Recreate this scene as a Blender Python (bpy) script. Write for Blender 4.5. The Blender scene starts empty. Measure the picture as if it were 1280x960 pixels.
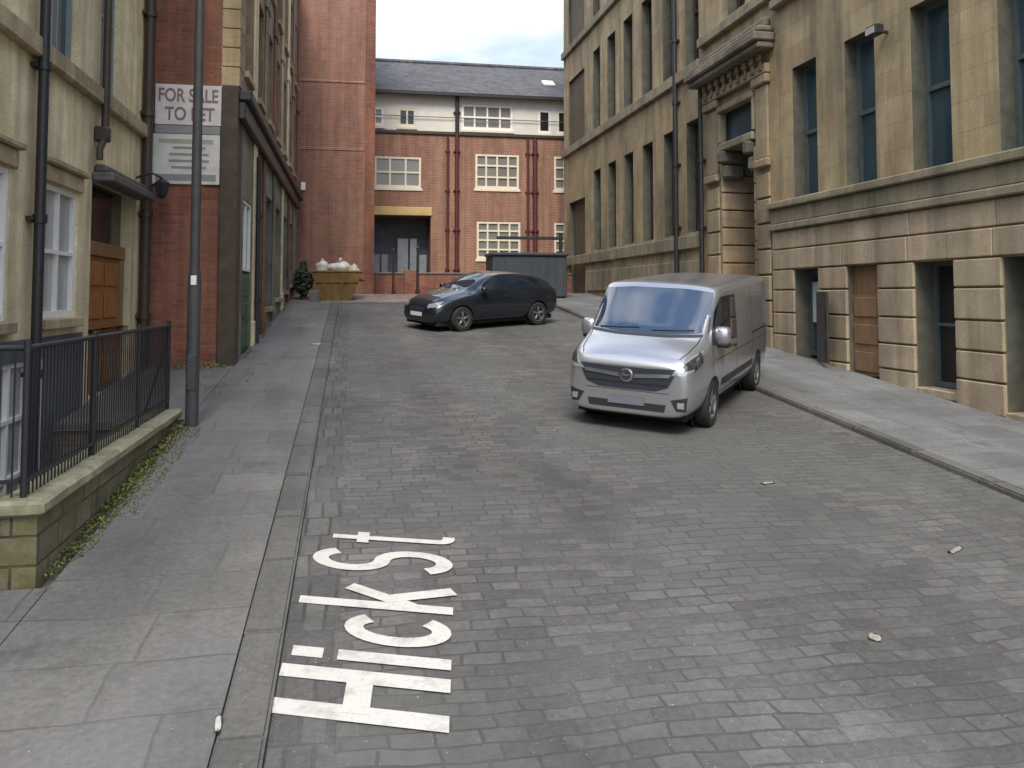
import bpy, bmesh, math, random
from mathutils import Vector, Matrix
from mathutils.bvhtree import BVHTree
R = math.radians
sc = bpy.context.scene
COL = sc.collection

# ------------------------------------------------------------------ camera
cam_d = bpy.data.cameras.new('camera'); cam = bpy.data.objects.new('camera', cam_d); COL.objects.link(cam)
cam.location = (0, 0, 2.7)
cam.rotation_euler = (R(93.0), 0, R(-10.8))
cam_d.sensor_fit = 'HORIZONTAL'; cam_d.sensor_width = 36
cam_d.lens = 1050 / 1280 * 36
cam_d.shift_y = -(480 - 315) / 1280
cam_d.clip_start = 0.1; cam_d.clip_end = 3000
sc.camera = cam

# ------------------------------------------------------------------ world, sun, exposure
SUN_EL, SUN_AZ = R(50), R(193)           # azimuth clockwise from +Y: behind the camera
w = bpy.data.worlds.new('World'); sc.world = w; w.use_nodes = True
nt = w.node_tree; nt.nodes.clear()
def wn(t, **k):
    n = nt.nodes.new(t)
    for a, b in k.items(): setattr(n, a, b)
    return n
out = wn('ShaderNodeOutputWorld'); bg = wn('ShaderNodeBackground'); bg.inputs[1].default_value = 0.12
sky = wn('ShaderNodeTexSky', sky_type='NISHITA'); sky.sun_disc = False
sky.sun_elevation = SUN_EL; sky.sun_rotation = SUN_AZ; sky.air_density = 1.0; sky.dust_density = 1.5
tc = wn('ShaderNodeTexCoord'); mp = wn('ShaderNodeMapping'); mp.inputs['Scale'].default_value = (1.0, 1.0, 2.6)
mp.inputs['Location'].default_value = (0.35, 0.1, 0.22)
nz = wn('ShaderNodeTexNoise'); nz.inputs['Scale'].default_value = 2.3; nz.inputs['Detail'].default_value = 7; nz.inputs['Roughness'].default_value = 0.52
rp = wn('ShaderNodeValToRGB'); rp.color_ramp.elements[0].position = 0.44; rp.color_ramp.elements[1].position = 0.62
nz2 = wn('ShaderNodeTexNoise'); nz2.inputs['Scale'].default_value = 4.0; nz2.inputs['Detail'].default_value = 5
rp2 = wn('ShaderNodeValToRGB')
rp2.color_ramp.elements[0].position = 0.3; rp2.color_ramp.elements[0].color = (5.2, 5.4, 5.7, 1)
rp2.color_ramp.elements[1].position = 0.65; rp2.color_ramp.elements[1].color = (8.2, 8.1, 7.9, 1)
mx = wn('ShaderNodeMix', data_type='RGBA')
L = nt.links.new
L(tc.outputs['Generated'], mp.inputs[0]); L(mp.outputs[0], nz.inputs[0]); L(mp.outputs[0], nz2.inputs[0])
# more cloud ahead, clearer behind; the sky overhead brighter than the band above the roofs
sx_ = wn('ShaderNodeSeparateXYZ'); L(tc.outputs['Generated'], sx_.inputs[0])
ad_ = wn('ShaderNodeMath', operation='MULTIPLY_ADD'); ad_.inputs[1].default_value = 0.02; L(sx_.outputs[1], ad_.inputs[0]); L(nz.outputs[0], ad_.inputs[2])
el_ = wn('ShaderNodeMapRange'); el_.inputs[1].default_value = 0.22; el_.inputs[2].default_value = 0.75; el_.inputs[3].default_value = 0.72; el_.inputs[4].default_value = 1.45; L(sx_.outputs[2], el_.inputs[0])
ml_ = wn('ShaderNodeVectorMath', operation='SCALE'); L(mx.outputs[2], ml_.inputs[0]); L(el_.outputs[0], ml_.inputs[3])
L(ad_.outputs[0], rp.inputs[0]); L(nz2.outputs[0], rp2.inputs[0])
L(rp.outputs[0], mx.inputs[0]); L(sky.outputs[0], mx.inputs[6]); L(rp2.outputs[0], mx.inputs[7])
L(ml_.outputs[0], bg.inputs[0]); L(bg.outputs[0], out.inputs[0])
sd = bpy.data.lights.new('sun', 'SUN'); sd.energy = 1.5; sd.angle = R(22); sd.color = (1.0, 0.93, 0.82)
so = bpy.data.objects.new('sun', sd); COL.objects.link(so)
sv = Vector((math.sin(SUN_AZ) * math.cos(SUN_EL), math.cos(SUN_AZ) * math.cos(SUN_EL), math.sin(SUN_EL)))
so.rotation_euler = sv.to_track_quat('Z', 'Y').to_euler(); so.location = (-20, -30, 40)
sc.view_settings.view_transform = 'Standard'; sc.view_settings.look = 'None'
sc.view_settings.exposure = 1.15; sc.view_settings.gamma = 1.0; sc.view_settings.use_curve_mapping = False
sc.cycles.max_bounces = 6; sc.cycles.use_denoising = True
try: sc.cycles.use_adaptive_sampling = True
except Exception: pass
rnd = random.Random(7)

# ------------------------------------------------------------------ object helpers
ORG = {}
def wpos(o): return ORG.get(o.name, Vector((0, 0, 0)))
def thing(name, label, cat, loc, group=None):
    o = bpy.data.objects.new(name, None); COL.objects.link(o); o.location = loc; o.empty_display_size = 0.2
    o['label'] = label; o['category'] = cat
    if group: o['group'] = group
    ORG[o.name] = Vector(loc); return o
def tag(o, label, cat, group=None):
    o['label'] = label; o['category'] = cat
    if group: o['group'] = group
    return o
def obj(name, bm, mat, parent=None, smooth=False, loc=None, angle=None, label=None):
    """bm is in world coordinates; the object's origin becomes loc or its parent's origin"""
    org = Vector(loc) if loc is not None else (wpos(parent) if parent else Vector((0, 0, 0)))
    bmesh.ops.translate(bm, verts=bm.verts, vec=-org)
    me = bpy.data.meshes.new(name); bm.normal_update(); bm.to_mesh(me); bm.free()
    mats = mat if isinstance(mat, (list, tuple)) else [mat]
    for m in mats: me.materials.append(m)
    if smooth:
        for p in me.polygons: p.use_smooth = True
        if angle:
            try: me.set_sharp_from_angle(angle=R(angle))
            except Exception: pass
    o = bpy.data.objects.new(name, me); COL.objects.link(o)
    if parent:
        o.parent = parent; o.location = org - wpos(parent)
    else: o.location = org
    ORG[o.name] = org
    if label: o['label'] = label
    return o
def struct(name, bm, mat, kind='structure', **k):
    o = obj(name, bm, mat, **k); o['kind'] = kind; return o
B = bmesh.new
def box(bm, x0, x1, y0, y1, z0, z1, bev=0.0, M=None):
    v = [bm.verts.new(p) for p in ((x0,y0,z0),(x1,y0,z0),(x1,y1,z0),(x0,y1,z0),(x0,y0,z1),(x1,y0,z1),(x1,y1,z1),(x0,y1,z1))]
    f = [bm.faces.new([v[i] for i in q]) for q in ((3,2,1,0),(4,5,6,7),(0,1,5,4),(1,2,6,5),(2,3,7,6),(3,0,4,7))]
    if bev > 0:
        e = list({e for q in f for e in q.edges})
        r = bmesh.ops.bevel(bm, geom=e, offset=bev, segments=1, affect='EDGES', profile=0.5)
        v = list({x for q in r['faces'] for x in q.verts} | {x for x in v if x.is_valid})
    if M is not None: bmesh.ops.transform(bm, matrix=M, verts=[x for x in v if x.is_valid])
    return v
def quad(bm, *p):
    return bm.faces.new([bm.verts.new(q) for q in p])
def tube(bm, pts, r, n=10, cap=True, radii=None):
    pts = [Vector(p) for p in pts]; rings = []
    for i, p in enumerate(pts):
        d = (pts[min(i+1, len(pts)-1)] - pts[max(i-1, 0)]).normalized()
        a = d.orthogonal().normalized() if i == 0 else (rings_a - d * rings_a.dot(d)).normalized()
        rings_a = a; b = d.cross(a); rr = radii[i] if radii else r
        rings.append([bm.verts.new(p + a*rr*math.cos(2*math.pi*k/n) + b*rr*math.sin(2*math.pi*k/n)) for k in range(n)])
    for A, C in zip(rings, rings[1:]):
        for k in range(n): bm.faces.new((A[k], A[(k+1) % n], C[(k+1) % n], C[k]))
    if cap: bm.faces.new(rings[0][::-1]); bm.faces.new(rings[-1])
def lathe(bm, prof, M, n=24):
    """prof: (radius, axial) pairs; axis is local Y"""
    rings = []
    for r, a in prof:
        rings.append([bm.verts.new(M @ Vector((r*math.cos(2*math.pi*k/n), a, r*math.sin(2*math.pi*k/n)))) for k in range(n)])
    for A, C in zip(rings, rings[1:]):
        for k in range(n): bm.faces.new((A[k], A[(k+1) % n], C[(k+1) % n], C[k]))
    bm.faces.new(rings[0][::-1]); bm.faces.new(rings[-1])

# ------------------------------------------------------------------ materials
class NB:
    def __init__(s, name):
        s.m = bpy.data.materials.new(name); s.m.use_nodes = True; s.t = s.m.node_tree
        s.b = s.t.nodes['Principled BSDF']
    def n(s, t, ins=None, **k):
        x = s.t.nodes.new(t)
        for a, b in k.items(): setattr(x, a, b)
        for a, b in (ins or {}).items():
            if hasattr(b, 'is_output') or isinstance(b, bpy.types.NodeSocket): s.t.links.new(b, x.inputs[a])
            else: x.inputs[a].default_value = b
        return x
    def lk(s, a, b): s.t.links.new(a, b)
    def coords(s, mode='wall', scale=1.0):
        c = s.n('ShaderNodeTexCoord').outputs['Object']
        if mode == 'obj': return c
        sp = s.n('ShaderNodeSeparateXYZ', {0: c})
        cb = s.n('ShaderNodeCombineXYZ')
        if mode == 'wall':
            ad = s.n('ShaderNodeMath', {0: sp.outputs[0], 1: sp.outputs[1]}, operation='ADD')
            s.lk(ad.outputs[0], cb.inputs[0]); s.lk(sp.outputs[2], cb.inputs[1])
        else:
            s.lk(sp.outputs[0], cb.inputs[0]); s.lk(sp.outputs[1], cb.inputs[1])
        return cb.outputs[0]
    def noise(s, vec, scale, detail=4, rough=0.55, sc3=None):
        if sc3: vec = s.n('ShaderNodeMapping', {0: vec, 'Scale': sc3}).outputs[0]
        return s.n('ShaderNodeTexNoise', {0: vec, 'Scale': scale, 'Detail': detail, 'Roughness': rough}).outputs[0]
    def ramp(s, v, stops):
        r = s.n('ShaderNodeValToRGB', {0: v}); e = r.color_ramp.elements
        while len(e) < len(stops): e.new(0.5)
        for q, (p, c) in zip(e, stops): q.position = p; q.color = (*c, 1) if len(c) == 3 else c
        return r.outputs[0]
    def mix(s, f, a, b, bt='MIX'):
        x = s.n('ShaderNodeMix', data_type='RGBA', blend_type=bt)
        for i, v in ((0, f), (6, a), (7, b)):
            if isinstance(v, bpy.types.NodeSocket): s.lk(v, x.inputs[i])
            else: x.inputs[i].default_value = v if i == 0 else (*v, 1)
        return x.outputs[2]
    def bump(s, h, strength=0.3, dist=0.02, normal=None):
        x = s.n('ShaderNodeBump', {'Height': h, 'Strength': strength, 'Distance': dist})
        if normal: s.lk(normal, x.inputs['Normal'])
        return x.outputs[0]
    def done(s, col, rough=0.8, normal=None, **k):
        for key, v in (('Base Color', col), ('Roughness', rough)):
            if isinstance(v, bpy.types.NodeSocket): s.lk(v, s.b.inputs[key])
            else: s.b.inputs[key].default_value = (*v, 1) if key == 'Base Color' else v
        if normal: s.lk(normal, s.b.inputs['Normal'])
        for a, v in k.items(): s.b.inputs[a.replace('_', ' ')].default_value = v
        return s.m
def g3(v): return (v, v, v)

def masonry(name, c1, c2, mortar, bw, bh, ms=0.012, soot=(0.05,0.045,0.04), soot_amt=0.5, tint=None, rough=0.85, bump=0.35, fine=30, soot_lo=0.45, soot_hi=0.75):
    b = NB(name); v = b.coords('wall'); o = b.coords('obj')
    dis = b.n('ShaderNodeVectorMath', {0: b.n('ShaderNodeTexNoise', {0: o, 'Scale': 3.0, 'Detail': 3}).outputs[1], 1: (0.5,0.5,0.5)}, operation='SUBTRACT').outputs[0]
    dis = b.n('ShaderNodeVectorMath', {0: dis, 'Scale': min(bh, 0.2) * 0.12}, operation='SCALE').outputs[0]
    v2 = b.n('ShaderNodeVectorMath', {0: v, 1: dis}, operation='ADD').outputs[0]
    br = b.n('ShaderNodeTexBrick', {0: v2, 'Color1': (0,0,0,1), 'Color2': (1,1,1,1), 'Mortar': (0.5,0.5,0.5,1), 'Scale': 1.0, 'Mortar Size': ms, 'Mortar Smooth': 0.3, 'Bias': 0.0, 'Brick Width': bw, 'Row Height': bh})
    br.offset = 0.5
    mid = tuple((p+q)/2 for p, q in zip(c1, c2))
    col = b.ramp(br.outputs[0], [(0.0, c1), (0.5, mid), (1.0, c2)])
    if tint: col = b.mix(b.ramp(b.noise(o, 0.9, 3), [(0.4, g3(0)), (0.65, g3(0.7))]), col, tint)
    fn = b.noise(o, fine, 5, 0.65)
    col = b.mix(1.0, col, b.ramp(fn, [(0.25, g3(0.72)), (0.75, g3(1.22))]), 'MULTIPLY')
    col = b.mix(br.outputs[1], col, mortar)
    st = b.noise(o, 1.0, 6, 0.6, (0.9, 0.9, 0.28))
    so_ = b.ramp(st, [(soot_lo, g3(0)), (soot_hi, g3(soot_amt))])
    col = b.mix(so_, col, soot)
    sk = b.noise(o, 1.0, 5, 0.6, (3.5, 3.5, 0.22)); col = b.mix(1.0, col, b.ramp(sk, [(0.3, g3(0.68)), (0.60, g3(1.12))]), 'MULTIPLY')
    bl = b.noise(o, 2.6, 4, 0.6); col = b.mix(1.0, col, b.ramp(bl, [(0.3, g3(0.86)), (0.7, g3(1.12))]), 'MULTIPLY')
    h = b.mix(0.35, b.n('ShaderNodeMath', {0: 1.0, 1: br.outputs[1]}, operation='SUBTRACT').outputs[0], fn)
    return b.done(col, rough, b.bump(h, bump, 0.02))
def plain(name, c, rough=0.6, var=0.18, scale=6, metallic=0.0, coat=0.0, bump=0.0, dirt=None, dirt_amt=0.5):
    b = NB(name); o = b.coords('obj'); n = b.noise(o, scale, 5)
    col = b.mix(1.0, c, b.ramp(n, [(0.3, g3(1-var)), (0.7, g3(1+var))]), 'MULTIPLY')
    if dirt: col = b.mix(b.ramp(b.noise(o, scale*0.35, 6, 0.65), [(0.45, g3(0)), (0.7, g3(dirt_amt))]), col, dirt)
    nm = b.bump(n, bump, 0.02) if bump else None
    return b.done(col, rough, nm, Metallic=metallic, Coat_Weight=coat)
def glass(name, c, rough=0.06, wav=0.05):
    b = NB(name); o = b.coords('obj')
    n = b.noise(o, 1.3, 2)
    col = b.mix(b.noise(o, 0.8, 2), tuple(q*0.6 for q in c), tuple(q*1.4 for q in c))
    return b.done(col, rough, b.bump(n, wav, 0.05), Specular_IOR_Level=0.7)

M = {}
M['stone_right'] = masonry('sandstone_right', (0.33,0.255,0.145), (0.43,0.345,0.205), (0.24,0.19,0.115), 0.95, 0.47, 0.006, soot=(0.095,0.085,0.058), soot_amt=0.72, tint=(0.34,0.25,0.135), bump=0.25, soot_lo=0.42, soot_hi=0.70)
M['stone_trim'] = masonry('sandstone_trim', (0.23,0.195,0.135), (0.31,0.265,0.185), (0.17,0.145,0.10), 1.6, 0.8, 0.004, soot=(0.075,0.075,0.05), soot_amt=0.75, tint=(0.22,0.20,0.13), bump=0.25)
M['stone_block'] = masonry('sandstone_block', (0.33,0.27,0.175), (0.43,0.35,0.235), (0.28,0.23,0.155), 1.1, 3.0, 0.002, soot=(0.12,0.105,0.075), soot_amt=0.55, tint=(0.36,0.27,0.20), bump=0.35)
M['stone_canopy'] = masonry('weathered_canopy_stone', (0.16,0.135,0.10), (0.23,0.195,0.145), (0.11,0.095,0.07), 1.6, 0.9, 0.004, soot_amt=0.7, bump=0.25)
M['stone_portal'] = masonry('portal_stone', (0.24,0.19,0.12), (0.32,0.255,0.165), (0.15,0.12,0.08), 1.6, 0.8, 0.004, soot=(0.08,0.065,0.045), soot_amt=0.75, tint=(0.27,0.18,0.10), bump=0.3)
M['stone_dark'] = masonry('sooty_stone', (0.15,0.115,0.075), (0.24,0.19,0.125), (0.09,0.07,0.05), 0.8, 0.4, 0.008, soot_amt=0.6, bump=0.3)
M['stone_left'] = masonry('sandstone_left', (0.66,0.565,0.355), (0.76,0.66,0.44), (0.57,0.485,0.31), 0.8, 0.36, 0.004, soot=(0.30,0.245,0.155), soot_amt=0.45, tint=(0.60,0.49,0.30), bump=0.2)
M['stone_left_trim'] = masonry('sandstone_left_trim', (0.36,0.285,0.17), (0.45,0.365,0.225), (0.24,0.195,0.13), 2.0, 0.6, 0.003, soot=(0.13,0.11,0.08), soot_amt=0.6, bump=0.2)
M['brick_red'] = masonry('red_brick', (0.165,0.075,0.053), (0.225,0.108,0.078), (0.30,0.17,0.12), 0.225, 0.075, 0.010, soot=(0.19,0.09,0.07), soot_amt=0.45, tint=(0.20,0.112,0.076), bump=0.3, fine=18)
M['brick_orange'] = masonry('orange_brick', (0.20,0.088,0.061), (0.265,0.130,0.092), (0.40,0.25,0.18), 0.225, 0.075, 0.010, soot=(0.19,0.10,0.08), soot_amt=0.45, tint=(0.27,0.145,0.085), bump=0.3, fine=18)
M['brick_dark'] = masonry('dark_red_brick', (0.16,0.052,0.033), (0.27,0.095,0.058), (0.16,0.10,0.075), 0.225, 0.075, 0.010, soot=(0.04,0.025,0.02), soot_amt=0.75, tint=(0.26,0.10,0.05), bump=0.4, fine=18)
M['render'] = plain('pale_render', (0.66,0.63,0.57), 0.85, 0.06, 2, dirt=(0.5,0.47,0.42), dirt_amt=0.4)
M['cream'] = plain('cream_paint', (0.70,0.63,0.50), 0.6, 0.08, 8)
M['tan_paint'] = plain('tan_paint', (0.52,0.37,0.16), 0.6, 0.12, 4)
M['white_frame'] = plain('white_frame_paint', (0.78,0.77,0.72), 0.5, 0.06, 8)
M['slate'] = masonry('slate_tiles', (0.075,0.076,0.084), (0.11,0.11,0.118), (0.04,0.04,0.045), 0.35, 0.22, 0.012, soot_amt=0.25, bump=0.3)
M['iron'] = plain('black_iron', (0.022,0.022,0.025), 0.45, 0.2, 20)
M['pipe_brown'] = plain('brown_pipe_paint', (0.045,0.034,0.026), 0.5, 0.25, 10)
M['pipe_red'] = plain('red_pipe_paint', (0.085,0.02,0.02), 0.6, 0.2, 10)
M['grey_frame'] = plain('grey_green_frame', (0.22,0.27,0.27), 0.5, 0.12, 8)
M['glass'] = glass('window_glass', (0.035,0.065,0.08))
M['glass_dark'] = glass('dark_window_glass', (0.018,0.018,0.018), 0.12)
M['glass_far'] = glass('far_window_glass', (0.20,0.19,0.17), 0.2)
M['curtain_glass'] = glass('curtained_glass', (0.36,0.37,0.38), 0.2)
M['black'] = plain('soot_black', (0.012,0.011,0.010), 0.9, 0.2)
M['stone_grey'] = masonry('grey_green_stone', (0.19,0.185,0.145), (0.28,0.265,0.21), (0.12,0.12,0.09), 0.8, 0.36, 0.006, soot_amt=0.6, tint=(0.20,0.22,0.15), bump=0.3)
M['stone_tan'] = masonry('tan_brown_stone', (0.24,0.175,0.105), (0.33,0.25,0.155), (0.17,0.13,0.085), 0.7, 0.34, 0.006, soot_amt=0.65, tint=(0.25,0.14,0.09), bump=0.3)
M['basement'] = plain('dark_basement_paint', (0.10,0.11,0.13), 0.6, 0.3, 3, bump=0.3, dirt=(0.05,0.06,0.045), dirt_amt=0.6)
M['entrance_grey'] = plain('blue_grey_panel', (0.20,0.22,0.24), 0.5, 0.15, 5)
M['stone_reveal'] = plain('shaded_reveal_stone', (0.085,0.085,0.064), 0.85, 0.3, 4, bump=0.2)  # shade of the recesses painted in as a darker stone colour
M['stone_black'] = plain('blackened_stone', (0.06,0.045,0.032), 0.85, 0.3, 4, bump=0.3)
M['boards'] = plain('brown_boards', (0.105,0.075,0.048), 0.75, 0.25, 5, dirt=(0.04,0.045,0.03))
M['frame_dark'] = plain('dark_teal_frame', (0.085,0.105,0.11), 0.45, 0.15, 8)
M['lead'] = plain('lead_grey', (0.11,0.105,0.10), 0.6, 0.25, 5)

def wood(name, c1, c2):
    b = NB(name); o = b.coords('obj')
    n = b.noise(o, 5, 6, 0.6, (3.0, 3.0, 0.35))
    col = b.ramp(n, [(0.3, c1), (0.7, c2)])
    return b.done(col, 0.5, b.bump(n, 0.15, 0.01))
M['wood_orange'] = wood('orange_wood', (0.23,0.095,0.028), (0.37,0.17,0.055))
M['wood_brown'] = wood('brown_wood', (0.17,0.10,0.052), (0.27,0.165,0.09))
M['green_paint'] = plain('green_paint', (0.025,0.10,0.055), 0.5, 0.2, 8)

# setts, flags, kerb
def setts(name, c1, c2, mortar, bw, bh, wob=0.05, ms=0.014, patch=None):
    b = NB(name); v = b.coords('flat'); o = b.coords('obj')
    n1 = b.n('ShaderNodeTexNoise', {0: o, 'Scale': 0.55, 'Detail': 3}).outputs[1]
    n2 = b.n('ShaderNodeTexNoise', {0: o, 'Scale': 4.0, 'Detail': 2}).outputs[1]
    d1 = b.n('ShaderNodeVectorMath', {0: n1, 'Scale': wob*4}, operation='SCALE').outputs[0]
    d2 = b.n('ShaderNodeVectorMath', {0: n2, 'Scale': wob*0.7}, operation='SCALE').outputs[0]
    v = b.n('ShaderNodeVectorMath', {0: v, 1: d1}, operation='ADD').outputs[0]
    v = b.n('ShaderNodeVectorMath', {0: v, 1: d2}, operation='ADD').outputs[0]
    br = b.n('ShaderNodeTexBrick', {0: v, 'Color1': (0,0,0,1), 'Color2': (1,1,1,1), 'Mortar': (0.5,0.5,0.5,1), 'Scale': 1.0, 'Mortar Size': ms, 'Mortar Smooth': 0.5, 'Brick Width': bw, 'Row Height': bh})
    br.squash = 1.3; br.squash_frequency = 3; br.offset = 0.42
    mid = tuple((p+q)/2 for p, q in zip(c1, c2))
    col = b.ramp(br.outputs[0], [(0, c1), (0.5, mid), (1, c2)])
    fn = b.noise(o, 22, 6, 0.7)
    col = b.mix(1.0, col, b.ramp(fn, [(0.25, g3(0.7)), (0.75, g3(1.28))]), 'MULTIPLY')
    wear = b.ramp(b.noise(o, 0.7, 5, 0.6), [(0.35, g3(0.80)), (0.7, g3(1.15))])
    col = b.mix(1.0, col, wear, 'MULTIPLY')
    trk = b.noise(o, 1.0, 4, 0.6, (1.3, 0.16, 1.0)); col = b.mix(1.0, col, b.ramp(trk, [(0.32, g3(0.82)), (0.66, g3(1.16))]), 'MULTIPLY')
    stn = b.ramp(b.noise(o, 1.7, 6, 0.7), [(0.56, g3(0)), (0.68, g3(0.45))]); col = b.mix(stn, col, (0.06,0.058,0.053))
    if patch: col = b.mix(b.ramp(b.noise(o, 0.33, 4, 0.6), [(0.46, g3(0)), (0.62, g3(0.7))]), col, patch)
    joint = b.n('ShaderNodeMath', {0: br.outputs[1], 1: b.ramp(b.noise(o, 1.6, 3), [(0.35, g3(0.15)), (0.65, g3(0.9))])}, operation='MULTIPLY').outputs[0]
    col = b.mix(joint, col, mortar)
    speck = b.ramp(b.noise(o, 55, 2, 0.5), [(0.70, g3(0)), (0.76, g3(0.6))])
    col = b.mix(speck, col, (0.42,0.41,0.38))
    h = b.mix(0.3, b.n('ShaderNodeMath', {0: 1.0, 1: br.outputs[1]}, operation='SUBTRACT').outputs[0], fn)
    return b.done(col, b.ramp(fn, [(0.3, g3(0.72)), (0.7, g3(0.95))]), b.bump(h, 0.28, 0.03), Specular_IOR_Level=0.22)
M['setts'] = setts('granite_setts', (0.090,0.0885,0.086), (0.132,0.129,0.124), (0.064,0.062,0.059), 0.24, 0.135, 0.07, 0.013, patch=(0.103,0.108,0.104))
M['gutter'] = setts('gutter_setts', (0.085,0.084,0.081), (0.122,0.12,0.115), (0.05,0.048,0.045), 0.15, 0.42, 0.04, 0.016)
M['flags'] = setts('stone_flags', (0.142,0.139,0.133), (0.165,0.162,0.154), (0.095,0.092,0.086), 0.85, 0.62, 0.05, 0.013, patch=(0.145,0.146,0.155))
M['flags_right'] = setts('stone_flags_right', (0.138,0.141,0.141), (0.172,0.176,0.175), (0.10,0.10,0.10), 0.75, 0.60, 0.04, 0.013)
M['kerb'] = setts('kerb_stone', (0.105,0.103,0.098), (0.132,0.129,0.122), (0.06,0.058,0.055), 4.0, 1.15, 0.02, 0.013)
M['pink_setts'] = setts('pink_setts', (0.19,0.15,0.14), (0.27,0.22,0.205), (0.12,0.10,0.095), 0.25, 0.14, 0.05)
M['earth'] = plain('earth', (0.13,0.13,0.125), 0.9, 0.2, 0.5)

def mossy(name, c1, c2, ground=True):
    b = NB(name); v = b.coords('wall'); o = b.coords('obj')
    br = b.n('ShaderNodeTexBrick', {0: v, 'Color1': (0,0,0,1), 'Color2': (1,1,1,1), 'Mortar': (.5,.5,.5,1), 'Scale': 1.0, 'Mortar Size': 0.012, 'Mortar Smooth': 0.4, 'Brick Width': 0.42, 'Row Height': 0.21})
    fn = b.noise(o, 14, 6, 0.7)
    col = b.mix(br.outputs[0], c1, c2)
    col = b.mix(1.0, col, b.ramp(fn, [(0.25, g3(0.6)), (0.75, g3(1.35))]), 'MULTIPLY')
    col = b.mix(br.outputs[1], col, (0.045,0.04,0.03))
    col = b.mix(b.ramp(b.noise(o, 2.2, 6, 0.65), [(0.42, g3(0)), (0.62, g3(0.85))]), col, (0.115,0.115,0.035))
    col = b.mix(b.ramp(b.noise(o, 3.7, 5, 0.65), [(0.55, g3(0)), (0.7, g3(0.8))]), col, (0.06,0.045,0.03))
    h = b.mix(0.5, b.n('ShaderNodeMath', {0: 1.0, 1: br.outputs[1]}, operation='SUBTRACT').outputs[0], fn)
    return b.done(col, 0.9, b.bump(h, 0.6, 0.03))
M['mossy_wall'] = mossy('mossy_wall_stone', (0.17,0.14,0.095), (0.23,0.195,0.135))
M['coping'] = plain('coping_stone', (0.30,0.285,0.19), 0.85, 0.25, 9, bump=0.4, dirt=(0.13,0.13,0.06), dirt_amt=0.7)
M['leaf'] = plain('weed_leaf', (0.15,0.155,0.045), 0.75, 0.35, 12)
M['leaf_dark'] = plain('shrub_leaf', (0.03,0.05,0.022), 0.65, 0.4, 10)

# ------------------------------------------------------------------ ground
S = 0.0857
def gz(y): return S * max(-6.0, min(32.0, y))
def sheet(bm, x0, x1, y0, y1, dz=0.0, step=4.0):
    ys = sorted({y0, y1, *[q for q in (-6.0, 32.0) if y0 < q < y1]})
    for a, b_ in zip(ys, ys[1:]):
        n = max(1, int((b_-a)/step)) if b_-a < 100 else 1
        for i in range(n):
            p, q = a+(b_-a)*i/n, a+(b_-a)*(i+1)/n
            quad(bm, (x0,p,gz(p)+dz), (x1,p,gz(p)+dz), (x1,q,gz(q)+dz), (x0,q,gz(q)+dz))
WX, FX, AY0, AY1 = -2.2, -3.7, 6.75, 11.65        # boundary wall line, left facade, sunken area
bm = B()
sheet(bm, -900, -3.9, -900, 900); sheet(bm, WX-0.1, 900, -900, 900)
sheet(bm, -3.9, WX-0.1, -900, AY0+0.1); sheet(bm, -3.9, WX-0.1, AY1-0.05, 900)
struct('ground', bm, M['earth'])
KL, KR = -0.40, 6.60
bm = B(); sheet(bm, KL, KR, -6, 32.0, 0.012); struct('road', bm, M['setts'])
bm = B(); sheet(bm, KL+0.0, KL+0.34, -6, 27.0, 0.018); struct('gutter', bm, M['gutter'])
bm = B(); sheet(bm, -30, 40, -30, -6, 0.012); struct('cross_street', bm, M['setts'])
bm = B(); sheet(bm, -2.09, 9.2, 28.6, 34.3, 0.03); struct('forecourt', bm, M['pink_setts'])
def slab(bm, x0, x1, y0, y1, h, drop=0.25):
    n = max(1, int((y1-y0)/2))
    for i in range(n):
        p, q = y0+(y1-y0)*i/n, y0+(y1-y0)*(i+1)/n
        quad(bm, (x0,p,gz(p)+h), (x1,p,gz(p)+h), (x1,q,gz(q)+h), (x0,q,gz(q)+h))
        for x in (x0, x1):
            f = quad(bm, (x,p,gz(p)-drop), (x,q,gz(q)-drop), (x,q,gz(q)+h), (x,p,gz(p)+h))
    for y in (y0, y1): quad(bm, (x0,y,gz(y)-drop), (x1,y,gz(y)-drop), (x1,y,gz(y)+h), (x0,y,gz(y)+h))
KH = 0.07
bm = B(); slab(bm, -2.09, KL-0.26, -6, 28.6, KH); slab(bm, FX+0.02, -2.096, AY1+0.10, 15.98, KH+0.004); slab(bm, -8, -2.096, -6, AY0-0.18, KH+0.004)
struct('left_pavement', bm, M['flags'])
bm = B(); slab(bm, KR+0.20, 9.20, -6, 34.0, KH); struct('right_pavement', bm, M['flags_right'])
def kerb(bm, x0, x1, y0, y1, h):
    y = y0; r = random.Random(3)
    while y < y1:
        l = min(r.uniform(0.8, 1.3), y1-y)
        a, c = y+0.006, y+l-0.006
        j = r.uniform(-0.006, 0.008)
        v = [bm.verts.new(p) for p in ((x0,a,gz(a)-0.2),(x1,a,gz(a)-0.2),(x1,c,gz(c)-0.2),(x0,c,gz(c)-0.2),(x0,a,gz(a)+h+j),(x1,a,gz(a)+h+j),(x1,c,gz(c)+h+j),(x0,c,gz(c)+h+j))]
        f = [bm.faces.new([v[i] for i in q]) for q in ((3,2,1,0),(4,5,6,7),(0,1,5,4),(1,2,6,5),(2,3,7,6),(3,0,4,7))]
        bmesh.ops.bevel(bm, geom=list({e for e in f[1].edges}), offset=0.018, segments=2, affect='EDGES')
        y += l
bm = B(); kerb(bm, KL-0.255, KL-0.005, -6, 28.5, KH); struct('left_kerb', bm, M['kerb'])
bm = B(); kerb(bm, KR+0.005, KR+0.195, -6, 32.0, KH+0.01); struct('right_kerb', bm, M['kerb'])

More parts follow.
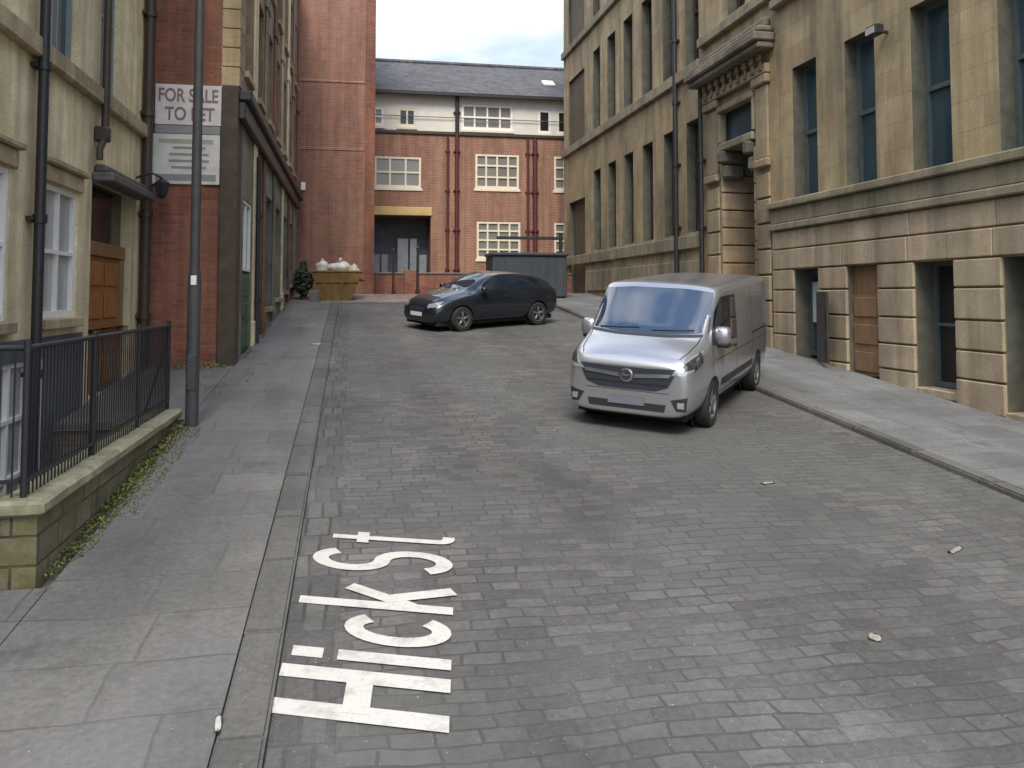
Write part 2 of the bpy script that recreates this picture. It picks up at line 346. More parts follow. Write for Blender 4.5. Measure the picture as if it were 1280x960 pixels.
# ------------------------------------------------------------------ facade helper
class Facade:
    """axis 'R': plane x=c facing -x (u = y); 'L': plane x=c facing +x (u = y); 'F': plane y=c facing -y (u = x). d is depth into the building."""
    def __init__(s, axis, c, parent): s.axis, s.c, s.parent = axis, c, parent
    def p(s, u, d, z):
        if s.axis == 'R': return (s.c + d, u, z)
        if s.axis == 'L': return (s.c - d, u, z)
        return (u, s.c + d, z)
    def face(s, bm, pts):
        q = [s.p(*t) for t in pts]
        if s.axis == 'R': q = q[::-1]
        return quad(bm, *q)
    def wall(s, bm, u0, u1, z0, z1, ops=(), reveal=0.3, d=0.0, slot=0):
        us = sorted({u0, u1, *[v for o in ops for v in o[:2]]}); zs = sorted({z0, z1, *[v for o in ops for v in o[2:4]]})
        for a, b_ in zip(us, us[1:]):
            for c, e in zip(zs, zs[1:]):
                mu, mz = (a+b_)/2, (c+e)/2
                if any(o[0] < mu < o[1] and o[2] < mz < o[3] for o in ops): continue
                s.face(bm, ((a,d,c),(b_,d,c),(b_,d,e),(a,d,e)))
        for o in ops:
            a, b_, c, e = o[:4]; r = d + (o[4] if len(o) > 4 else reveal)
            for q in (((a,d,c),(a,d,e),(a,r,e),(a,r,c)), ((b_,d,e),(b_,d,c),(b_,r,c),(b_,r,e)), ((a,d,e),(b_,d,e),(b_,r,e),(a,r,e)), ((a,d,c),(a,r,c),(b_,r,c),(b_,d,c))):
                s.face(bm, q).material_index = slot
    def bx(s, bm, u0, u1, d0, d1, z0, z1, bev=0.0):
        a, b_ = s.p(u0, d0, z0), s.p(u1, d1, z1)
        box(bm, min(a[0],b_[0]), max(a[0],b_[0]), min(a[1],b_[1]), max(a[1],b_[1]), z0, z1, bev)
    def window(s, u0, u1, z0, z1, d=0.3, fmat='grey_frame', gmat='glass', fw=0.06, bars=(1, 2), sill=None, smat=None, mid=0.05, lintel=None, rail_z=None):
        bm = B(); e = 0.004
        s.bx(bm, u0+e, u0+fw, d-0.09, d+0.02, z0+e, z1-e); s.bx(bm, u1-fw, u1-e, d-0.09, d+0.02, z0+e, z1-e)
        s.bx(bm, u0+fw, u1-fw, d-0.088, d+0.02, z0+e, z0+fw+0.02); s.bx(bm, u0+fw, u1-fw, d-0.088, d+0.02, z1-fw, z1-e)
        nu, nz_ = bars
        for i in range(1, nu):
            u = u0 + (u1-u0)*i/nu; s.bx(bm, u-mid/2, u+mid/2, d-0.082, d+0.01, z0+fw, z1-fw)
        for i in range(1, nz_):
            z = z0 + (z1-z0)*i/nz_; s.bx(bm, u0+fw, u1-fw, d-0.085, d+0.012, z-mid/2, z+mid/2)
        f = obj('window', bm, M[fmat], s.parent)
        bm = B(); s.bx(bm, u0+fw*0.5, u1-fw*0.5, d-0.03, d-0.012, z0+fw*0.5, z1-fw*0.5); obj('pane', bm, M[gmat], f)
        if sill:
            bm = B(); s.bx(bm, u0-0.06, u1+0.06, -sill, d-0.1, z0-0.13, z0-0.004, 0.01); obj('sill', bm, M[smat or 'stone_trim'], f)
        if lintel:
            bm = B(); s.bx(bm, u0-0.10, u1+0.10, -lintel, 0.0-0.002, z1+0.01, z1+0.22, 0.015); s.bx(bm, u0-0.16, u1+0.16, -lintel-0.06, -0.003, z1+0.225, z1+0.31, 0.02); obj('lintel', bm, M[smat or 'stone_trim'], f)
        return f
    def pipe(s, u, z0, z1, mat, r=0.055, out=0.12, hopper=False, label=None):
        bm = B(); a, b_ = s.p(u, -out, z0), s.p(u, -out, z1)
        tube(bm, [a, b_], r, 10)
        z = z0 + 0.9
        while z < z1 - 0.3:
            tube(bm, [s.p(u, -out, z-0.05), s.p(u, -out, z+0.05)], r*1.35, 10); s.bx(bm, u-r*1.8, u+r*1.8, -out+r*0.6, -0.002, z-0.025, z+0.025); z += 1.8
        if hopper: s.bx(bm, u-0.14, u+0.14, -0.28, -0.02, z1-0.02, z1+0.28, 0.02)
        return obj('downpipe', bm, M[mat], s.parent, smooth=True, angle=40)
    def course(s, u0, u1, z0, z1, out, mat, name='string_course', bev=0.02):
        bm = B(); s.bx(bm, u0, u1, -out, -0.003, z0, z1, bev); return obj(name, bm, M[mat], s.parent)

# ------------------------------------------------------------------ right warehouse
RX = 9.22
rb = thing('stone_warehouse', 'long golden sandstone warehouse with tall windows and a carved doorway', 'building', (RX, 17, gz(17)))
F = Facade('R', RX, rb)
ZT = 17.6
cols_near = [15.85 - 1.93*k for k in range(7)]
cols_far = [21.65] + [23.4 + 1.87*k for k in range(5)]
hw = 0.465
ops = []
near_pan = []
for i, u in enumerate(cols_near):
    ops.append((u-hw, u+hw, 4.76, 7.56, 0.36)); ops.append((u-hw, u+hw, 9.6, 12.3, 0.36)); ops.append((u-hw, u+hw, 13.9, 16.3, 0.36))
    ops.append((u-hw-0.01, u+hw+0.01, gz(u)+0.02, 3.26, 0.45))
for u in cols_far:
    ops.append((u-hw, u+hw, 4.45, 7.55, 0.36)); ops.append((u-hw, u+hw, 9.15, 12.25, 0.36)); ops.append((u-hw, u+hw, 13.6, 16.2, 0.36))
ops.append((18.0, 19.85, 1.5, 7.4, 1.1))                       # portal
ops.append((18.45, 19.40, 9.7, 12.2, 0.36)); ops.append((18.45, 19.40, 13.7, 16.2, 0.36))
ops.append((32.6, 35.1, 2.3, 6.7, 0.25)); ops.append((32.6, 35.1, 9.15, 12.0, 0.15)); ops.append((32.6, 35.1, 13.6, 16.2, 0.15))
# walls: near wing, door bay and far wing, sooty end bay
bm = B()
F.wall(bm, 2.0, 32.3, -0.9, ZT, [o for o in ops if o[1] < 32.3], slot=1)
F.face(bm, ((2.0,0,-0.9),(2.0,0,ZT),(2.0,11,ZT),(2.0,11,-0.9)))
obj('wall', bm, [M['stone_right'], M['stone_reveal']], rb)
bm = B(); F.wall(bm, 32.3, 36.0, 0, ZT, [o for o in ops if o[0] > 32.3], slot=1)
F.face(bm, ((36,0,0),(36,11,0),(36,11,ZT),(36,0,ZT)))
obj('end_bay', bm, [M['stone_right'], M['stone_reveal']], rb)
bm = B(); F.bx(bm, 1.9, 36.1, 0.3, 11.1, ZT-0.5, ZT-0.1); F.bx(bm, 2.0, 36.0, 10.8, 11.0, -0.9, ZT-0.5); obj('roof', bm, M['slate'], rb)
bm = B(); F.bx(bm, 1.9, 36.1, -0.55, -0.003, 17.0, 17.5, 0.05); F.bx(bm, 1.95, 36.05, -0.3, -0.004, 16.75, 16.99, 0.03); obj('cornice', bm, M['stone_trim'], rb)
# rusticated street level of near wing
joints = [-0.6, -0.1, 0.45, 0.96, 1.44, 1.88, 2.34, 2.83, 3.27]
edges = []
prev = 17.2
bm = B(); r2 = random.Random(5)
piers = []
us = sorted(cols_near)
bounds = [2.0] + [v for u in us for v in (u-hw-0.01, u+hw+0.01)] + [17.2]
for a, b_ in zip(bounds[0::2], bounds[1::2]): piers.append((a, b_))
for a, b_ in piers:
    zb = gz((a+b_)/2) - 0.15
    for j0, j1 in zip(joints, joints[1:]):
        if j1 < zb + 0.1: continue
        F.bx(bm, a, b_, -0.055 - r2.uniform(0, 0.012), -0.002, max(j0, zb)+0.014, j1-0.014, 0.016)
for j0, j1, out in ((3.27, 3.71, 0.06), (3.71, 4.12, 0.05)):
    u = 2.0; k = 0
    while u < 17.2:
        l = 0.965 if j0 < 3.6 else 1.93
        if k == 0 and j0 > 3.6: l = 0.9
        e = min(u+l, 17.2); F.bx(bm, u+0.007, e-0.007, -out - r2.uniform(0, 0.01), -0.002, j0+0.014, j1-0.014, 0.014); u = e; k += 1
obj('rusticated_blocks', bm, M['stone_block'], rb)
F.course(2.0, 17.25, 4.13, 4.27, 0.13, 'stone_trim'); F.course(2.0, 17.22, 4.275, 4.60, 0.085, 'stone_trim'); F.course(2.0, 17.28, 4.605, 4.755, 0.17, 'stone_trim')
F.course(2.0, 17.0, 9.05, 9.25, 0.16, 'stone_trim'); F.course(2.0, 17.0, 9.26, 9.56, 0.08, 'stone_trim'); F.course(2.0, 17.0, 13.5, 13.8, 0.13, 'stone_trim')
F.course(21.0, 36.0, 8.78, 9.10, 0.13, 'stone_trim'); F.course(21.0, 36.0, 13.2, 13.5, 0.13, 'stone_trim'); F.course(21.0, 36.0, 4.0, 4.38, 0.10, 'stone_trim'); F.course(21.0, 32.3, 2.9, 3.68, 0.05, 'stone_trim', 'plinth')
# windows
for i, u in enumerate(cols_near):
    F.window(u-hw, u+hw, 4.76, 7.56, 0.34, 'frame_dark', 'glass', bars=(1, 2), fw=0.075, mid=0.08)
    F.window(u-hw, u+hw, 9.6, 12.3, 0.34, 'frame_dark', 'glass', bars=(1, 2))
    F.window(u-hw, u+hw, 13.9, 16.3, 0.34, 'frame_dark', 'glass', bars=(1, 2))
    if i in (1,):
        continue
    g = gz(u)
    if i == 0:
        continue
    F.window(u-hw-0.01, u+hw+0.01, g+0.18, 3.26, 0.40, 'frame_dark', 'glass_dark', bars=(1, 2), fw=0.07, sill=0.05, smat='stone_block')
for u in cols_far:
    F.window(u-hw, u+hw, 4.45, 7.55, 0.34, 'pipe_brown', 'glass_dark', bars=(1, 2), sill=0.05)
    F.window(u-hw, u+hw, 9.15, 12.25, 0.34, 'pipe_brown', 'glass_dark', bars=(1, 2))
    F.window(u-hw, u+hw, 13.6, 16.2, 0.34, 'pipe_brown', 'glass_dark', bars=(1, 2))
for z0, z1 in ((9.7, 12.2), (13.7, 16.2)): F.window(18.45, 19.40, z0, z1, 0.34, 'pipe_brown', 'glass_dark', bars=(1, 2), sill=0.05)
for z0, z1, nm in ((2.3, 6.7, 'loading_door'), (9.15, 12.0, 'boarded_opening'), (13.6, 16.2, 'boarded_opening')):
    bm = B(); n_ = 9
    for k in range(n_): F.bx(bm, 32.6+2.5*k/n_+.004, 32.6+2.5*(k+1)/n_-.004, 0.10 if z0 > 3 else 0.2, 0.26, z0, z1)
    obj(nm, bm, M['boards'], rb)
# brown timber door in near wing (second basement opening) and open metal door beside first
def panel_door(F, u0, u1, z0, z1, d, mat, name='door', parent=None, cols=2, rows=3, hand=None):
    bm = B(); F.bx(bm, u0, u1, d-0.02, d+0.05, z0, z1)
    wdt, hgt = (u1-u0)/cols, (z1-z0)/rows
    for i in range(cols):
        for j in range(rows):
            F.bx(bm, u0+wdt*i+0.06, u0+wdt*(i+1)-0.06, d-0.045, d-0.021, z0+hgt*j+0.07, z0+hgt*(j+1)-0.07, 0.012)
    o = obj(name, bm, M[mat], parent or F.parent)
    bm = B(); tube(bm, [F.p(u0+0.09, d-0.02, (z0+z1)/2-0.1), F.p(u0+0.09, d-0.09, (z0+z1)/2-0.1)], 0.03, 10); obj('handle', bm, M['iron'], o)
    return o
u = cols_near[1]
d_ = panel_door(F, u-hw-0.005, u+hw+0.005, gz(u)+0.05, 2.75, 0.10, 'wood_brown', cols=1, rows=3)
d_['label'] = 'brown timber door'
bm = B(); F.bx(bm, u-hw-0.005, u+hw+0.005, 0.11, 0.2, 2.756, 3.25); obj('transom_panel', bm, M['wood_brown'], rb)
u = cols_near[0]
d_ = F.window(u-hw-0.005, u+hw+0.005, gz(u)+0.1, 3.25, 0.40, 'frame_dark', 'glass', bars=(1, 2), fw=0.09)
bm = B(); F.bx(bm, u-hw+0.35, u+hw-0.12, 0.30, 0.36, 2.15, 3.0, 0.01); obj('notice_panel', bm, plain('pale_blue_panel', (0.50,0.58,0.66), 0.4, 0.06), rb)
bm = B()
Md = Matrix.Translation((RX-0.075, 15.37, 0)) @ Matrix.Rotation(R(162), 4, 'Z')
box(bm, -0.025, 0.025, 0.0, 0.80, gz(15)+0.14, 2.78, 0.004, Md)
for zz in (1.65, 2.2): box(bm, 0.026, 0.045, 0.08, 0.72, zz-0.2, zz+0.22, 0.004, Md)
o = obj('metal_door', bm, M['iron'], rb, label='black metal door leaf folded open against the pier')
# portal
bm = B()
F.bx(bm, 17.25, 17.95, -0.10, -0.002, gz(17.5)-0.1, 2.0, 0.02); F.bx(bm, 19.92, 20.75, -0.10, -0.002, gz(20)-0.1, 2.0, 0.02)
for a, b_ in ((17.3, 17.93), (19.94, 20.68)):
    z = 2.02
    while z < 5.5:
        F.bx(bm, a, b_, -0.06 if int(z*10) % 2 else -0.085, -0.002, z+0.01, min(z+0.56, 5.6)-0.01, 0.02); z += 0.58
    F.bx(bm, a-0.03, b_+0.03, -0.13, -0.002, 5.62, 5.82, 0.03); F.bx(bm, a+0.03, b_-0.03, -0.07, -0.002, 5.83, 7.5, 0.02)
    F.bx(bm, a-0.05, b_+0.05, -0.15, -0.002, 7.51, 7.72, 0.03)
F.bx(bm, 17.25, 20.75, -0.14, -0.003, 7.73, 7.95, 0.02)
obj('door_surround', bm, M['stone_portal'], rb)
# deep jambs of banded blocks, corbels and lintel under a glazed head
bm = B(); bm2 = B()
z = 1.75
while z < 6.2:
    F.bx(bm, 19.76, 19.848, -0.03, 0.95, z+0.012, z+0.43, 0.02); F.bx(bm2, 18.002, 18.09, -0.03, 0.95, z+0.012, z+0.43, 0.02); z += 0.445
obj('jamb', bm, M['stone_portal'], rb); obj('jamb', bm2, M['stone_portal'], rb)
for yy in (19.62, 18.2):
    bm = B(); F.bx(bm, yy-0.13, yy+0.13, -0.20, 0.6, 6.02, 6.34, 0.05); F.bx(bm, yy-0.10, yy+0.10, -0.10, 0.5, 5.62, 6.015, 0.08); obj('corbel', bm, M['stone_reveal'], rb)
bm = B(); F.bx(bm, 18.003, 19.847, -0.10, 0.7, 6.345, 6.55, 0.03); obj('inner_lintel', bm, M['stone_trim'], rb)
bm = B(); F.bx(bm, 17.95, 18.07, -0.09, 0.12, 6.56, 7.45, 0.03); F.bx(bm, 19.78, 19.9, -0.09, 0.12, 6.56, 7.45, 0.03); F.bx(bm, 17.95, 19.9, -0.12, 0.12, 7.33, 7.5, 0.03); obj('head_moulding', bm, M['stone_trim'], rb)
bm = B(); F.bx(bm, 18.01, 19.84, 0.16, 0.22, 6.55, 7.35); obj('head_glass', bm, M['glass'], rb)
panel_door(F, 18.02, 18.92, gz(19)+0.12, 4.95, 0.98, 'wood_brown', cols=1, rows=4); panel_door(F, 18.93, 19.83, gz(19)+0.12, 4.95, 0.98, 'wood_brown', cols=1, rows=4)
bm = B(); F.bx(bm, 18.02, 19.83, 0.80, 1.02, 4.96, 5.1, 0.02); obj('transom_beam', bm, M['stone_trim'], rb)
bm = B(); F.bx(bm, 17.95, 19.9, -0.35, 1.0, gz(18)-0.1, gz(19)+0.11, 0.02); obj('doorstep', bm, M['stone_block'], rb)
# carved frieze and canopy
for k in range(9):
    u = 17.45 + 0.38*k
    bm = B(); F.bx(bm, u-0.10, u+0.10, -0.22, -0.141, 8.02, 8.22, 0.04); F.bx(bm, u-0.07, u+0.07, -0.17, -0.141, 7.80, 8.03, 0.02)
    obj('carved_bracket', bm, M['stone_dark'], rb)
bm = B()
F.bx(bm, 17.05, 21.0, -0.42, -0.003, 8.23, 8.38, 0.03); F.bx(bm, 17.0, 21.05, -0.52, -0.004, 8.385, 8.58, 0.03); F.bx(bm, 17.05, 21.0, -0.40, -0.003, 8.585, 8.75, 0.05); F.bx(bm, 17.2, 20.9, -0.16, -0.003, 8.755, 9.0, 0.05)
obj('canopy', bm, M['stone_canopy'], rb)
# attached shafts and capitals of first-floor door bay
F.course(17.0, 21.0, 9.35, 9.6, 0.15, 'stone_trim')
F.pipe(20.87, gz(20.87)+0.02, 8.2, 'iron', 0.06); F.pipe(22.64, gz(22.64)+0.02, 16.7, 'iron', 0.07); F.pipe(17.1, 9.7, 16.7, 'iron', 0.055)
t = thing('wall_floodlight', 'small black floodlight on the sandstone wall between two tall windows', 'floodlight', (RX, 13.0, 7.35))
bm = B(); F.bx(bm, 12.92, 13.22, -0.34, -0.16, 7.26, 7.44, 0.02); obj('lamp_housing', bm, M['iron'], t)
bm = B(); F.bx(bm, 13.04, 13.10, -0.17, -0.003, 7.32, 7.36); obj('bracket', bm, M['iron'], t)
bm = B(); F.bx(bm, 12.95, 13.19, -0.352, -0.341, 7.28, 7.40); obj('lens', bm, M['curtain_glass'], t)

# ------------------------------------------------------------------ left stone building
lb = thing('stone_office', 'pale sandstone building with tall sash windows and a sunken area behind black railings', 'building', (FX, 9, gz(9)))
F = Facade('L', FX, lb)
g_cols = [(4.2, 5.5), (6.45, 7.75), (8.75, 10.06), (11.08, 12.38)]
u_cols = [(4.25, 5.4), (6.5, 7.65), (8.8, 9.95), (11.2, 12.3), (13.25, 14.35)]
ops = [(a, b_, 2.42, 4.10, 0.14) for a, b_ in g_cols] + [(a, b_, 5.75, 8.3, 0.22) for a, b_ in u_cols] + [(a, b_, 9.6, 11.8, 0.22) for a, b_ in u_cols]
ops += [(9.3, 11.3, 0.0, 1.95, 0.15)]
ops += [(13.0, 15.25, gz(13)+0.1, 4.42, 0.30)]
bm = B(); F.wall(bm, 0.5, 12.75, -1.6, 2.2, [o for o in ops if o[3] < 2.2], d=0.0); obj('basement_wall', bm, M['basement'], lb)
bm = B(); F.wall(bm, 12.75, 15.97, 0, 2.2, [(13.0, 15.25, gz(13)+0.1, 2.2, 0.30)]); F.wall(bm, 0.5, 15.97, 2.2, 13.2, [((o[0], o[1], max(o[2], 2.2)) + tuple(o[3:])) for o in ops if o[3] > 2.2])
F.face(bm, ((0.5,0,-1.6),(0.5,0,13.2),(0.5,9,13.2),(0.5,9,-1.6)))
obj('wall', bm, M['stone_left'], lb)
bm = B(); F.bx(bm, 0.45, 15.97, 0.2, 9.1, 12.7, 13.0); F.bx(bm, 0.5, 15.97, 8.8, 9.0, -1.0, 12.7); obj('roof', bm, M['slate'], lb)
F.course(0.5, 15.97, 12.4, 13.1, 0.4, 'stone_left_trim', 'cornice'); F.course(0.5, 15.97, 5.50, 5.74, 0.12, 'stone_left_trim'); F.course(0.5, 15.97, 9.3, 9.55, 0.1, 'stone_left_trim')
for a, b_ in g_cols: F.window(a, b_, 2.42, 4.10, 0.11, 'white_frame', 'curtain_glass', bars=(2, 2), sill=0.10, smat='stone_left_trim', lintel=0.05, fw=0.07)
for a, b_ in u_cols:
    F.window(a, b_, 5.75, 8.3, 0.2, 'grey_frame', 'glass', bars=(2, 2), fw=0.06); F.window(a, b_, 9.6, 11.8, 0.2, 'grey_frame', 'glass', bars=(2, 2))
F.window(9.3, 11.3, 0.0, 1.95, 0.12, 'white_frame', 'curtain_glass', bars=(4, 3), sill=0.06, smat='stone_left_trim')
zd = gz(13)+0.14
d_ = panel_door(F, 13.32, 15.0, zd, 3.3, 0.16, 'wood_orange', cols=2, rows=4); d_['label'] = 'orange-brown timber door'
bm = B(); F.bx(bm, 13.02, 13.30, 0.12, 0.25, zd, 3.3); F.bx(bm, 15.02, 15.24, 0.10, 0.25, zd, 3.3); F.bx(bm, 13.02, 15.23, 0.08, 0.25, 3.31, 3.52, 0.01); obj('door_frame', bm, M['wood_brown'], lb)
bm = B(); F.bx(bm, 13.05, 15.2, 0.16, 0.20, 3.53, 4.40); obj('fanlight', bm, M['glass_dark'], lb)
bm = B(); F.bx(bm, 12.95, 15.5, -0.30, -0.003, 4.36, 4.49, 0.02); F.bx(bm, 13.05, 15.4, -0.18, -0.003, 4.495, 4.62, 0.03); obj('door_canopy', bm, M['lead'], lb)
F.pipe(10.62, 1.3 - 2.2, 12.3, 'iron', 0.06, 0.12); F.pipe(15.78, gz(15.7)+0.1, 12.3, 'pipe_brown', 0.085, 0.11)
bm = B(); tube(bm, [F.p(13.1, -0.13, 5.1), F.p(13.1, -0.13, 12.3)], 0.055, 10); F.bx(bm, 13.0, 13.17, -0.2, -0.003, 4.95, 5.17, 0.02); tube(bm, [F.p(13.1,-0.13,5.0), F.p(12.9,-0.12,4.82), F.p(12.9,-0.12,4.66)], 0.05, 8)
obj('downpipe', bm, M['pipe_brown'], lb, smooth=True, angle=40)
t = thing('wall_lantern', 'small black bracket lantern at the corner beside the orange door', 'lantern', (FX, 15.4, 4.6))
bm = B(); tube(bm, [(FX+0.01, 15.45, 4.75), (FX+0.25, 15.5, 4.85), (FX+0.42, 15.52, 4.76)], 0.02, 8); obj('bracket', bm, M['iron'], t, smooth=True)
bm = B(); tube(bm, [(FX+0.42, 15.52, 4.76), (FX+0.42, 15.52, 4.68), (FX+0.42, 15.52, 4.45), (FX+0.42, 15.52, 4.40)], 0.1, 6, radii=[0.02, 0.14, 0.09, 0.03]); obj('lamp_case', bm, M['iron'], t)

# sunken area lining
bm = B()
box(bm, FX+0.01, WX-0.14, AY0, AY1, -1.3, -1.2)
box(bm, WX-0.16, WX-0.10, AY0, AY1+0.1, -1.2, 0.8); box(bm, FX+0.01, WX-0.1, AY1, AY1+0.08, -1.2, gz(AY1)+0.08); box(bm, FX+0.01, WX-0.1, AY0-0.08, AY0, -1.2, gz(AY0)+0.05)
struct('sunken_area', bm, M['stone_dark'])

# boundary wall with coping, and railings on it
bw = thing('boundary_wall', 'low mossy stone wall with a pale coping beside the left pavement', 'wall', (WX, 9, gz(9)))
bm = B()
w0, w1, tck = 6.65, 11.62, 0.26
zt = 1.12
def wallbox(bm, x0, x1, y0, y1):
    v = [bm.verts.new(p) for p in ((x0,y0,gz(y0)-0.2),(x1,y0,gz(y0)-0.2),(x1,y1,gz(y1)-0.2),(x0,y1,gz(y1)-0.2),(x0,y0,zt),(x1,y0,zt),(x1,y1,zt),(x0,y1,zt))]
    for q in ((3,2,1,0),(4,5,6,7),(0,1,5,4),(1,2,6,5),(2,3,7,6),(3,0,4,7)): bm.faces.new([v[i] for i in q])
wallbox(bm, WX-tck, WX, w0, w1); wallbox(bm, FX+0.02, WX-tck-0.002, w0+0.003, w0+tck)
obj('stonework', bm, M['mossy_wall'], bw)
bm = B(); box(bm, WX-tck-0.04, WX+0.05, w0-0.05, w1+0.04, zt+0.002, zt+0.12, 0.03); box(bm, FX+0.02, WX-tck-0.045, w0-0.045, w0+tck+0.04, zt+0.002, zt+0.118, 0.03)
bmesh.ops.subdivide_edges(bm, edges=[e for e in bm.edges if e.calc_length() > 1], cuts=14)
for v in bm.verts: v.co += Vector((rnd.uniform(-.006,.006), 0, rnd.uniform(-.006,.006)))
obj('coping', bm, M['coping'], bw)
rl = thing('iron_railings', 'black iron railings along the coping of the low mossy wall', 'railings', (WX-0.13, 9, zt+0.12))
rx = WX-0.13; rt = 2.32
bm = B(); tube(bm, [(rx, w0+0.1, rt), (rx, w1, rt)], 0.022, 8); tube(bm, [(FX+0.05, w0+0.1, rt), (rx, w0+0.1, rt)], 0.022, 8); obj('top_rail', bm, M['iron'], rl, smooth=True)
bm = B(); box(bm, rx-0.02, rx+0.02, w0+0.1, w1, zt+0.22, zt+0.245); box(bm, FX+0.05, rx-0.022, w0+0.08, w0+0.12, zt+0.22, zt+0.245); obj('bottom_rail', bm, M['iron'], rl)
bm = B(); y = w0+0.2
while y < w1-0.05: tube(bm, [(rx, y, zt+0.1), (rx, y, rt)], 0.0075, 6); y += 0.08
x = FX+0.15
while x < rx-0.05: tube(bm, [(x, w0+0.1, zt+0.1), (x, w0+0.1, rt)], 0.0075, 6); x += 0.095
obj('bars', bm, M['iron'], rl)
for y in (w0+0.1, w0+1.75, w0+3.4, w1-0.02):
    bm = B(); tube(bm, [(rx, y, zt+0.08), (rx, y, rt+0.06)], 0.026, 8); obj('post', bm, M['iron'], rl, smooth=True, angle=50)
bm = B(); tube(bm, [(rx, w1-0.02, rt-0.15), (rx-0.35, w1+0.25, gz(w1)+0.1)], 0.014, 8); obj('stay', bm, M['iron'], rl)

# ------------------------------------------------------------------ brick warehouse (second on the left)
BX, BY = -2.09, 16.0
bb = thing('brick_warehouse', 'dark red brick warehouse with stone piers, black fascia and a green door', 'building', (BX, BY, gz(BY)))
Ff = Facade('F', BY, bb); Fl = Facade('L', BX, bb)
bm = B(); Ff.wall(bm, -9, BX-0.30, 0, 14.5); obj('gable_wall', bm, M['brick_dark'], bb)
bm = B(); Ff.bx(bm, BX-0.298, BX+0.02, -0.06, 0.5, gz(BY)-0.2, 6.55, 0.02); obj('corner_pilaster', bm, M['stone_black'], bb)
bm = B(); z = 6.555; k = 0
while z < 14.4:
    Ff.bx(bm, BX-0.30, BX+0.03, -0.03, (0.5 if k % 2 else 0.28), z+0.006, z+0.354, 0.012); z += 0.36; k += 1
obj('quoins', bm, M['stone_right'], bb)
lo = [(17.0, 18.35), (19.1, 20.3), (21.4, 22.9), (24.0, 25.6), (26.6, 28.2), (29.2, 30.6)]
ops = [(17.0, 18.35, gz(17)+0.1, 4.6, 0.35)] + [(a, b_, gz(a)+(0.1 if i == 0 else 0.6), 5.2, 0.35) for i, (a, b_) in enumerate(lo[1:])]
up = [16.95 + 2.3*k for k in range(7)]
ops2 = [(u, u+1.0, z0, z1, 0.3) for u in up for z0, z1 in ((7.1, 9.3), (10.4, 12.6))]
bm = B(); Fl.wall(bm, BY+0.30, 35.5, 0, 6.0, ops); obj('shopfront_wall', bm, M['stone_grey'], bb)
bm = B(); Fl.wall(bm, BY+0.30, 35.5, 6.0, 14.5, ops2); obj('wall', bm, M['stone_tan'], bb)
bm = B(); box(bm, -9, BX-0.1, BY+0.3, 35.5, 14.1, 14.4); box(bm, -9, -8.8, BY+0.3, 35.5, 0, 14.1); obj('roof', bm, M['slate'], bb)
bm = B(); Fl.bx(bm, BY-0.1, 32.6, -0.26, -0.023, 6.28, 6.48, 0.03); Fl.bx(bm, BY-0.065, 32.6, -0.15, -0.024, 5.95, 6.275, 0.02); obj('fascia', bm, M['iron'], bb)
for i, u in enumerate(up):
    bm = B(); Fl.bx(bm, u+1.18, u+1.18+0.62, -0.05, -0.003, 6.53, 14.4, 0.02); Fl.bx(bm, u+1.08, u+1.90, -0.08, -0.003, 9.55, 9.85, 0.02); obj('pilaster', bm, [M['stone_left'], M['stone_trim'], M['brick_dark'], M['stone_left_trim']][i % 4], bb)
    for z0, z1 in ((7.1, 9.3), (10.4, 12.6)):
        Fl.window(u, u+1.0, z0, z1, 0.25, 'pipe_brown', 'glass_dark', bars=(1, 2), sill=0.08, smat='stone_left_trim')
for i, (a, b_) in enumerate(lo):
    bm = B(); Fl.bx(bm, b_+0.08, b_+0.62, -0.05, -0.003, gz(b_)-0.1, 5.94, 0.02); Fl.bx(bm, b_+0.03, b_+0.67, -0.08, -0.003, gz(b_)-0.1, gz(b_)+0.6, 0.02); obj('pier', bm, [M['stone_left'], M['brick_dark'], M['stone_grey']][i % 3], bb)
    if i == 0:
        d_ = panel_door(Fl, a+0.02, b_-0.02, gz(a)+0.14, 3.15, 0.045, 'green_paint', cols=2, rows=3); d_['label'] = 'green panelled door'
        Fl.window(a, b_, 3.2, 4.6, 0.1, 'white_frame', 'glass_dark', bars=(2, 1))
    elif i == 1:
        bm = B(); Fl.bx(bm, a+0.01, b_-0.01, 0.28, 0.34, gz(a)+0.1, 3.4); obj('door', bm, M['pipe_brown'], bb)
        Fl.window(a, b_, 3.45, 5.2, 0.1, 'white_frame', 'glass_dark', bars=(1, 1))
    else: Fl.window(a, b_, gz(a)+0.6, 5.2, 0.3, 'pipe_brown', 'glass_dark', bars=(2, 2), sill=0.1, smat='stone_left_trim')
Fl.pipe(18.75, gz(18.7)+0.1, 5.7, 'iron', 0.05, 0.1)

# estate boards on the gable
def text_bm(s, size, extr=0.004, offset=0.0):
    cu = bpy.data.curves.new('t', 'FONT'); cu.body = s; cu.size = size; cu.extrude = extr; cu.offset = offset; cu.resolution_u = 6
    o = bpy.data.objects.new('t', cu); COL.objects.link(o)
    dg = bpy.context.evaluated_depsgraph_get(); dg.update()
    me = bpy.data.meshes.new_from_object(o.evaluated_get(dg)); bm = B(); bm.from_mesh(me)
    bpy.data.objects.remove(o); bpy.data.curves.remove(cu); bpy.data.meshes.remove(me); return bm
def fit(bm, x0, x1, z0, z1, y):
    xs = [v.co.x for v in bm.verts]; ys = [v.co.y for v in bm.verts]
    a, b_, c, d_ = min(xs), max(xs), min(ys), max(ys)
    for v in bm.verts:
        x, yy, z = v.co; v.co = (x0+(x-a)/(b_-a)*(x1-x0), y - z, z0+(yy-c)/(d_-c)*(z1-z0))
M['board'] = plain('board_white', (0.58,0.55,0.54), 0.6, 0.12, 5, dirt=(0.36,0.34,0.32))
